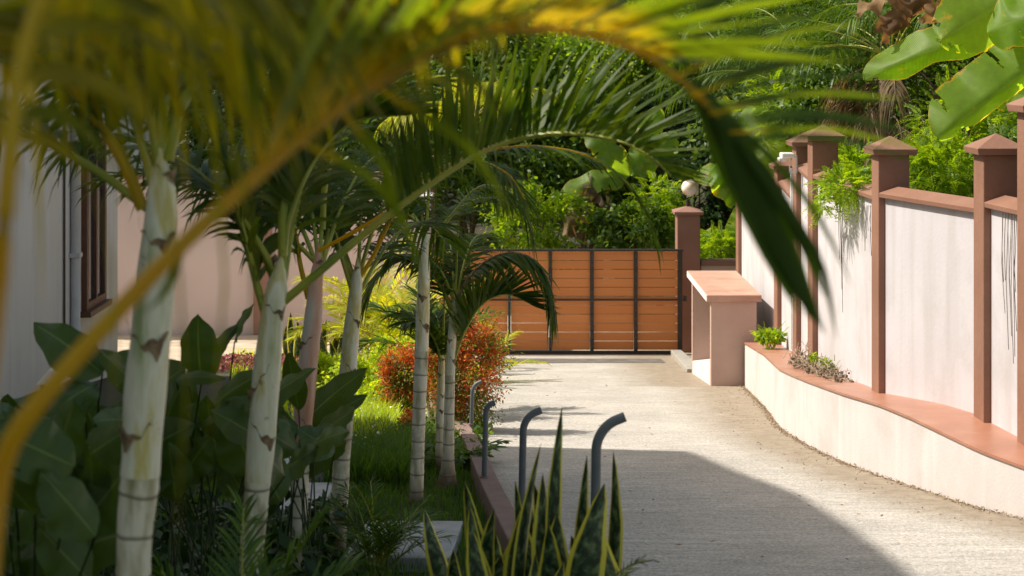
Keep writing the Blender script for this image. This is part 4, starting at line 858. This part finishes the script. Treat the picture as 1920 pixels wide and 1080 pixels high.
tag(grassfield('lawn_grass', 42000, (-2.6, .4), (7.2, 14.5), .05, .003, M_grass, 80, kl), 'short green lawn grass around the palms and slabs', 'grass')
tag(grassfield('near_grass', 14000, (-2.2, .45), (4.8, 8.2), .06, .003, M_grass, 81, kl), 'grass and soil under the nearest palms', 'grass')
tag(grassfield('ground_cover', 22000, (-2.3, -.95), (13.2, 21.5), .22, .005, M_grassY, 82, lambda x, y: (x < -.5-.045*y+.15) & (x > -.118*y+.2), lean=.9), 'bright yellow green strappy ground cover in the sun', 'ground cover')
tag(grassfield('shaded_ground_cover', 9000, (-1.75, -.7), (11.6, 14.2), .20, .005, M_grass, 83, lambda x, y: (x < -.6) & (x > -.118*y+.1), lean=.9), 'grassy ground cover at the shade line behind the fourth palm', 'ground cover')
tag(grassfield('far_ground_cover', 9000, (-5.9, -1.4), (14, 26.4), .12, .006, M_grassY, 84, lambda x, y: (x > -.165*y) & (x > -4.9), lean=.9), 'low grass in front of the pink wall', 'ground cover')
rng = np.random.default_rng(85)
def carpet(name, n, xr, yr, h, size, m, seed, label, asp=.5):
    rng = np.random.default_rng(seed); x = rng.uniform(*xr, n); y = rng.uniform(*yr, n); z = -SL*np.minimum(y, YF)+h*rng.uniform(0, 1, n)
    V, Fc = cloud(n, (0, 0, 0), (.01, .01, .01), size, rng, asp=asp); V = V.reshape(n, 4, 3)+np.stack([x, y, z], -1)[:, None]
    return tag(link(name, npmesh(name, V.reshape(-1, 3), Fc), m), label, 'ground cover', kind='stuff')
carpet('purple_ground_cover', 3600, (X(690, 20.5)-.05, X(745, 20.5)), (20.2, 21.8), .18, .06, M_purple, 86, 'purple and red leafed ground cover between fern and step')
carpet('red_ground_cover', 2600, (-4.3, -2.9), (22.7, 24.4), .16, .06, M_purple, 87, 'reddish ground cover near the far paving behind the broad leaves')
carpet('blossoms', 420, (-1.75, -1.0), (12.6, 18), .24, .022, M_blossom, 88, 'scattered tiny white flowers over the bright ground cover', asp=.9)
carpet('low_leaves', 5200, (-2.3, -.2), (12.4, 15.5), .12, .06, M_green, 89, 'small leaved green plants between lawn and bushes')
carpet('undergrowth', 7000, (-3.0, -.9), (5.2, 9.5), .28, .10, M_dark, 90, 'dark low leaves beneath the broad leaved plants', asp=.45)

# litter along ledge foot
rng = np.random.default_rng(91); n_ = 2600; y = rng.uniform(9.8, 20.1, n_); x = np.interp(y, OY, OX)-np.abs(rng.normal(0, .03, n_))-.01; x[:300] -= rng.uniform(0, .5, 300)
V, Fc = cloud(n_, (0, 0, 0), (.01, .01, .01), .022, rng); V = V.reshape(n_, 4, 3)*[1, 1, .5]+np.stack([x, y, -SL*y+.014], -1)[:, None]
tag(link('leaf_litter', npmesh('leaf_litter', V.reshape(-1, 3), Fc), M_litter), 'dry brown litter along the foot of the white ledge', 'litter', kind='stuff')
rng = np.random.default_rng(191); n_ = 90; y = rng.uniform(8.8, 24, n_); x = rng.uniform(0, 1, n_)*(np.interp(y, OY, OX)-np.interp(y, KY, KX))*.95+np.interp(y, KY, KX)
V, Fc = cloud(n_, (0, 0, 0), (.01, .01, .01), .04, rng); V = V.reshape(n_, 4, 3)*[1, 1, .3]+np.stack([x, y, -SL*y+.012], -1)[:, None]
tag(link('fallen_leaves', npmesh('fallen_leaves', V.reshape(-1, 3), Fc), M_litter), 'a few dry leaves scattered over the driveway', 'litter', kind='stuff')
# rubble and dry roots on the ledge
c0 = P(1535, 683, 14.9); t = empty('root_pile', (c0.x, c0.y, c0.z-.1), 'heap of dry roots and rubble on the terracotta ledge against the wall', 'root pile')
rng = np.random.default_rng(92); mb = MB()
for k in range(230):
    u = rng.uniform(0, 1); yy = 16.2-2.4*u; xx = lerp(WY, WX, yy)-rng.uniform(-.02, .16); zz = lerp(OY, OZ, yy)+abs(rng.normal(0, .07))*(1-abs(u-.4)); s = rng.uniform(.006, .02)
    a = rng.uniform(0, 3.1); q = [(xx+s*math.cos(a+i*1.57)*rng.uniform(.6, 1.2), yy+s*math.sin(a+i*1.57)*rng.uniform(.6, 1.2), zz) for i in range(4)]
    mb.prism(q, zz-s*.6, zz+s*rng.uniform(.3, .9))
o = mb.build('rubble', M_rub, t); o['kind'] = 'stuff'; mb = MB()
for k in range(260):
    u = rng.uniform(0, 1); yy = 16.2-2.2*u; xx = lerp(WY, WX, yy)-rng.uniform(-.02, .15); zz = lerp(OY, OZ, yy)+abs(rng.normal(0, .09))*(1-abs(u-.4)); dv = rng.normal(size=3)*[.05, .09, .04]
    mb.tube([(xx, yy, zz), (xx+dv[0]*.5, yy+dv[1]*.5, zz+.02), (xx+dv[0], yy+dv[1], max(zz+dv[2], lerp(OY, OZ, yy)))], .0028, 4, cap=False)
o = mb.build('dry_roots', M_twig, t); o['kind'] = 'stuff'
for k, (px, py) in enumerate([(1527, 668), (1546, 680), (1562, 688)]):
    c = P(px, py, 14.6); V, Fc = cloud(60, c, (.03, .03, .03), .035, rng); stuff('sprout', V, Fc, M_lime, t)
# weeds on ledge by the box
bush('weed_tuft', 'lime green weeds in the corner of the ledge beside the pink box', 'weeds', 1440, 628, 18.6, .14, .06, 700, .06, M_lime, 93, trunk=False, rd=.2)
t = clump('weed_tuft', 'thin grassy weed standing in the ledge corner', 'weeds', X(1443, 18.4), 18.4, 9, .34, .02, .008, m=M_lime, seed=94, nl=6, z=EYE-3.2, up=(60, 85), sag=(30, 60), r=.006, mr=M_lime)
# fern foliage spilling over the wall + dry hanging roots
bush('trailing_vine', 'lime feathery vine spilling over the coping between two columns', 'vine', 1585, 345, 14.0, .17, .10, 170, .045, M_lime, 95, feather=.16, trunk=False, rd=.5)
bush('trailing_vine', 'hanging lime tip of vine beside the third column', 'vine', 1545, 378, 14.2, .06, .10, 50, .04, M_lime, 96, feather=.14, trunk=False, rd=.3)
rng = np.random.default_rng(97)
for px, y0, y1, d, lab in ((1610, 385, 520, 13.4, 'black dry roots hanging down the wall panel left of the middle column'), (1560, 345, 600, 14.3, 'long thin dark strands hanging on the wall panel behind the frond tip'), (1880, 400, 700, 11.0, 'thin dark strands on the rightmost wall panel')):  # thin dark strands laid against the wall panels
    mb = MB()
    for k in range(5 if px != 1880 else 9):
        x0 = px+rng.uniform(-9, 9); e = y0+(y1-y0)*rng.uniform(.35, 1)
        xw = lambda dd: lerp(WY, WX, dd)+.03
        dd = d+rng.uniform(-.15, .15); a = P(x0, y0, dd); a.x = xw(dd); b_ = P(x0, e, dd+rng.uniform(-.05, .05)); b_.x = xw(b_.y)-.004
        mb.tube([a, (a+b_)/2+Vector((-.01, rng.uniform(-.02, .02), 0)), b_], .0022, 4, cap=False)
    o = mb.build('wall_strands', M_root); tag(o, lab, 'roots', kind='stuff')

# ------------------------------------------------------------------ banana plants
def banana(label, bx_, by_, leaves, stem_h, seed, m=M_banana, dry=()):
    z = ground_z(bx_, by_); t = empty('banana_plant', (bx_, by_, z), label, 'banana plant'); tp = Vector((bx_, by_, z+stem_h))
    MB().tube(catmull([(bx_, by_, z-.1), (bx_+.03, by_, z+stem_h*.5), tp], 12), np.linspace(.12, .07, 12), 14).build('stem', M_shaft, t, smooth=True)
    for i, (b, e, w_, nh, bend, fold, halves, tears) in enumerate(leaves):
        lf = blade(b, e, w_, nh, bend, fold, t, m, nu=110, nv=11, rip=.03, seed=seed*9+i, tears=tears, halves=halves)
        MB().tube([tp, (tp+b)/2+Vector((0, 0, .12)), b], [.03, .022, .014], 8).build('petiole', M_pet, t, smooth=True)
    for i, (b, e, w_, nh, bend, fold) in enumerate(dry):
        blade(b, e, w_, nh, bend, fold, t, M_dry if seed == 3 else M_dryh, name='dry_leaf', nu=24, nv=7, rip=.12, seed=seed*19+i, tears=5)
banana('big banana plant leaning over the right end of the wall, torn glossy leaves', 5.2, 14.3,
   [(P(1960, 60, 14.4), P(1618, 150, 14.3), .54, (.25, -.85, .55), .14, .55, .25, 5),
    (P(1975, 95, 13.2), P(1755, 262, 13.2), .62, (.35, -.85, .45), .10, .5, .3, 6),
    (P(1990, -60, 13.8), P(1765, 75, 13.6), .66, (.3, -.9, .3), .08, .4, .8, 9),
    (P(2000, 20, 13.0), P(1850, 60, 13.2), .50, (.1, -.9, .5), .1, .3, .8, 8),
    (P(1985, 190, 14.9), P(1790, 160, 15.0), .35, (0, -.9, .6), .05, .3, 1, 3),
    (P(1990, 0, 15.2), P(2080, -250, 15.2), .55, (0, -1, .4), .1, .3, 1, 4),
    (P(1980, 200, 14.0), P(1905, 215, 13.0), .3, (0, -.6, 1), .1, .3, 1, 3)], 2.2, 3,
   dry=[(P(1760, -30, 14.6), P(1640, 60, 14.5), .20, (.3, -.9, .3), .1, .5), (P(1745, -10, 14.6), P(1650, 80, 14.4), .18, (.8, -.5, .3), .05, .9), (P(1790, -20, 14.2), P(1730, 45, 14.2), .14, (.5, -.8, 0), .1, .8), (P(1700, -10, 14.6), P(1605, 25, 14.6), .18, (.2, -.6, .8), .15, .4), (P(1850, -30, 13.9), P(1745, 40, 13.8), .12, (.5, -.8, 0), .1, .9)])
banana('banana plant behind the gate pillar with one arching leaf', 4.6, 30.2,
   [(P(1410, 470, 29.8), P(1314, 442, 29.6), .48, (0, -.7, .7), .16, .3, .5, 3), (P(1420, 380, 30), P(1338, 312, 30), .75, (.2, -1, .2), .05, .2, 1, 3), (P(1420, 345, 30), P(1300, 325, 30.2), .5, (.1, -.8, .6), .1, .3, 1, 3), (P(1400, 390, 29.8), P(1372, 450, 29.5), .4, (0, -1, .3), .1, .2, 1, 2)], 1.6, 7)
banana('banana plant with pale drooping leaf behind the fourth wall column', 4.1, 21.5,
   [(P(1400, 200, 21), P(1475, 335, 20.5), .5, (-.3, -.9, .3), .12, .3, 1, 4), (P(1420, 220, 21), P(1500, 180, 21), .4, (0, -.7, .7), .1, .3, 1, 3), (P(1440, 240, 21.5), P(1330, 190, 21.5), .4, (0, -.7, .7), .1, .3, 1, 3)], 2.4, 8)
banana('banana plant in the thicket above the middle of the gate', 1.9, 33.5,
   [(P(1180, 330, 33), P(1100, 240, 33), .55, (.2, -1, .3), .1, .3, 1, 4), (P(1185, 330, 33), P(1270, 250, 33), .5, (-.2, -1, .3), .1, .3, 1, 4), (P(1175, 330, 33), P(1050, 370, 32.5), .5, (0, -.8, .6), .15, .3, 1, 4), (P(1190, 320, 33), P(1235, 200, 33), .5, (-.3, -1, .1), .1, .3, 1, 4)], 2.3, 9,
   dry=[(P(1110, 330, 32.6), P(1090, 460, 32.4), .35, (.3, -.9, .2), .1, .6), (P(1090, 350, 32.6), P(1060, 455, 32.4), .3, (-.3, -.9, .2), .1, .7), (P(1125, 360, 32.5), P(1140, 450, 32.3), .3, (.5, -.8, 0), .1, .8)])

# ------------------------------------------------------------------ thicket beyond gate and wall
B = [ # px, py, d, rw, rh, n, size, mat, feather, label
 (1010, 420, 31, .8, .7, 2600, .12, M_lime, 0, 'lime shrub showing above the left half of the gate'),
 (1180, 430, 31, .75, .5, 3000, .11, M_green, 0, 'glossy leaved shrub directly above the middle of the gate'),
 (1235, 400, 31.5, .5, .7, 420, .07, M_lime, .38, 'feathery yellow green shrub left of the gate pillar'),
 (1100, 300, 34, 1.2, 1.1, 5200, .14, M_green, 0, 'large leafy shrub in the thicket behind the gate'),
 (1240, 250, 35, 1.1, 1.0, 3600, .14, M_dark, 0, 'dark leafy shrub behind the globe lamp'),
 (1345, 470, 29.5, .45, .35, 320, .07, M_lime, .30, 'lime feathery bush above the low side wall'),
 (1310, 360, 33, .8, .8, 2600, .13, M_dark, 0, 'dark shrub behind the gate pillar'),
 (950, 300, 34, 1.2, 1.2, 4200, .14, M_green, 0, 'dense green shrub left of the thicket behind the gate'),
 (880, 200, 35, 1.4, 1.3, 4600, .14, M_green, 0, 'dark leafed shrub high behind the palms'),
 (1120, 130, 37, 1.6, 1.3, 6000, .14, M_lime, 0, 'vine covered sunlit tree above the second frond'),
 (1330, 140, 37, 1.5, 1.3, 5200, .14, M_green, 0, 'tall green tree above the gate pillar'),
 (960, 60, 38, 1.8, 1.4, 5600, .16, M_green, 0, 'tall tree at the top centre behind the fronds'),
 (1230, 20, 39, 1.8, 1.4, 5600, .15, M_lime, 0, 'sunlit tree crown at the top behind the golden frond'),
 (1500, 60, 24, 1.1, .9, 800, .07, M_green, .42, 'feathery tree behind the wall at the top right'),
 (1500, 215, 21, .75, .55, 460, .06, M_lime, .34, 'feathery lime bush behind the third wall column'),
 (1420, 190, 26, .9, .8, 2600, .12, M_green, 0, 'leafy shrub behind the far end of the wall'),
 (1640, 60, 22, 1.0, .8, 560, .07, M_green, .40, 'feathery tree left of the banana leaves'),
 (1560, 190, 20, .55, .45, 1800, .09, M_green, 0, 'small leaved bush behind the second wall column'),
 (1770, 320, 14.6, .42, .28, 520, .045, M_lime, .20, 'bright feathery bush filling the gap between two wall columns'),
 (1725, 330, 15.2, .32, .26, 380, .045, M_lime, .20, 'bright feathery bush beside the pyramid capped middle column'),
 (1840, 250, 16.5, .7, .6, 700, .05, M_lime, .22, 'feathery bush under the lower banana leaf'),
 (1750, 200, 18, .7, .6, 3000, .07, M_green, 0, 'small leaved shrub behind the banana leaves'),
 (1900, 330, 15.5, .5, .4, 520, .05, M_green, .22, 'feathery bush behind the rightmost column'),
 (1820, 90, 20, 1.2, .9, 4200, .10, M_green, 0, 'dense tree behind the banana plant at the top right'),
 (1600, 320, 16.5, .35, .22, 300, .045, M_lime, .2, 'lime bush just over the coping left of the middle column'),
 (600, 150, 36, 1.6, 1.5, 4600, .15, M_dark, 0, 'dark tree behind the pink wall, left'),
 (760, 250, 34, 1.4, 1.4, 4200, .14, M_green, 0, 'green tree behind the pink wall near the gate'),
 (430, 220, 36, 1.5, 1.3, 4200, .15, M_dark, 0, 'dark tree behind the pink wall, far left'),
 (720, 40, 39, 2.0, 1.5, 5200, .16, M_dark, 0, 'tall dark tree at the top left of the thicket'),
 (300, 60, 46, 1.3, 1.3, 2600, .16, M_lime, 0, 'yellow green tree seen above the neighbouring house'),
 (500, 20, 40, 2.0, 1.4, 4600, .16, M_dark, 0, 'tall dark tree at the far top left'),
 (1420, 20, 34, 1.5, 1.2, 4600, .14, M_green, 0, 'tall green tree behind the feathery trees'),
]
for i, (px, py, d, rw, rh, n_, sz, m_, fe, lab) in enumerate(B):
    nm = 'tree' if ('tree' in lab) else 'shrub'; bush(nm, lab, nm, px, py, d, rw, rh, int(n_*(1.0 if fe else 1.15)), sz, m_, 200+i, feather=fe, rd=rw*.8, asp=.55)
# hill behind, one mass of forest
rng = np.random.default_rng(300)
n_ = 70000; x = rng.uniform(-22, 30, n_); y = 40+rng.uniform(0, 1, n_)*14; z = -3+rng.uniform(0, 1, n_)*12+(np.sin(x*1.3)+np.sin(x*.7+2))*.5; y = y+z*.4
V, Fc = cloud(n_, (0, 0, 0), (.01, .01, .01), .36, rng, asp=.6); V = V.reshape(n_, 4, 3)+np.stack([x, y, z], -1)[:, None]
tag(link('forest', npmesh('forest', V.reshape(-1, 3), Fc), M_dark), 'dark forest mass behind everything', 'forest', kind='stuff')
n_ = 26000; x = rng.uniform(5.5, 12, n_); y = rng.uniform(9, 40, n_); z = rng.uniform(-1, 6, n_)+(x-5.5)*.3
V, Fc = cloud(n_, (0, 0, 0), (.01, .01, .01), .22, rng, asp=.5); V = V.reshape(n_, 4, 3)+np.stack([x+(y-9)*.05, y, z], -1)[:, None]
tag(link('bank_undergrowth', npmesh('bank_undergrowth', V.reshape(-1, 3), Fc), M_dark), 'dark undergrowth on the bank behind the wall', 'undergrowth', kind='stuff')
Pg = np.zeros((30, 12, 3))
for i in range(30):
    for j in range(12): Pg[i, j] = (-40+90*i/29, 54+j*2.0+math.sin(i)*1.0, -4+j*2.2)
V, Fq, uv = grid_arrays(Pg); tag(link('hillside', npmesh('hillside', V, Fq, True), M_soil), kind='structure')

# palms in the thicket: fan palm with dead skirt, feather palms
def fanpalm(label, px, py, d, seed):
    rng = np.random.default_rng(seed); c = P(px, py, d); gz_ = ground_z(c.x, c.y); t = empty('fan_palm', (c.x, c.y, gz_), label, 'palm tree')
    MB().tube([(c.x, c.y, gz_-.2), (c.x, c.y, c.z)], .14, 12).build('trunk', M_bark, t)
    for i in range(44):
        az = rng.uniform(0, 2*np.pi); z0 = c.z-rng.uniform(0, 1.5); p0 = Vector((c.x+math.cos(az)*.12, c.y+math.sin(az)*.12, z0))
        pth = frond_path(p0, az, rng.uniform(.5, .9), R(rng.uniform(-30, 10)), R(60)); frond(t, pth, n=14, ln=.45, wd=.018, ang=40, elev=0, droop=.9, r=(.012, .004), m=M_dryh, mr=M_bark, seed=seed*7+i, t0=.5, seg=4, label='dead hanging frond')
    for i in range(16):
        az = rng.uniform(0, 2*np.pi); pth = frond_path(c, az, rng.uniform(.8, 1.2), R(rng.uniform(10, 75)), R(50)); frond(t, pth, n=20, ln=.55, wd=.024, ang=60, elev=10, droop=.4, r=(.012, .004), m=M_green, seed=seed*9+i, t0=.8, seg=4)
fanpalm('palm with a thick skirt of dead brown fronds behind the middle wall column', 1672, 110, 18.0, 400)
clump('feather_palm', 'green feather palm rising over the wall columns at the top', 'palm', X(1520, 22), 22, 12, 2.0, .55, .025, seed=401, nl=46, z=P(0, 160, 22).z-.3, up=(20, 80), sag=(80, 120), droop=.7, elev=0, r=.012, m=M_green)
clump('feather_palm', 'drooping feather palm at the top centre of the thicket', 'palm', X(1300, 30), 30, 11, 2.2, .6, .03, seed=402, nl=46, z=P(0, 90, 30).z-.3, up=(20, 80), sag=(80, 120), droop=.7, elev=0, r=.012, m=M_green)
clump('feather_palm', 'feather palm with drooping fronds at the top right', 'palm', X(1760, 19), 19, 10, 1.7, .5, .024, seed=403, nl=40, z=P(0, 60, 19).z-.3, up=(10, 70), sag=(80, 120), droop=.7, elev=0, r=.012, m=M_green)
clump('feather_palm', 'yellow tipped feather palm behind the arching second frond', 'palm', X(880, 28), 31, 10, 1.8, .5, .03, seed=404, nl=40, z=P(0, 190, 31).z-.3, up=(20, 80), sag=(80, 120), droop=.6, elev=0, r=.012, m=M_palmY)
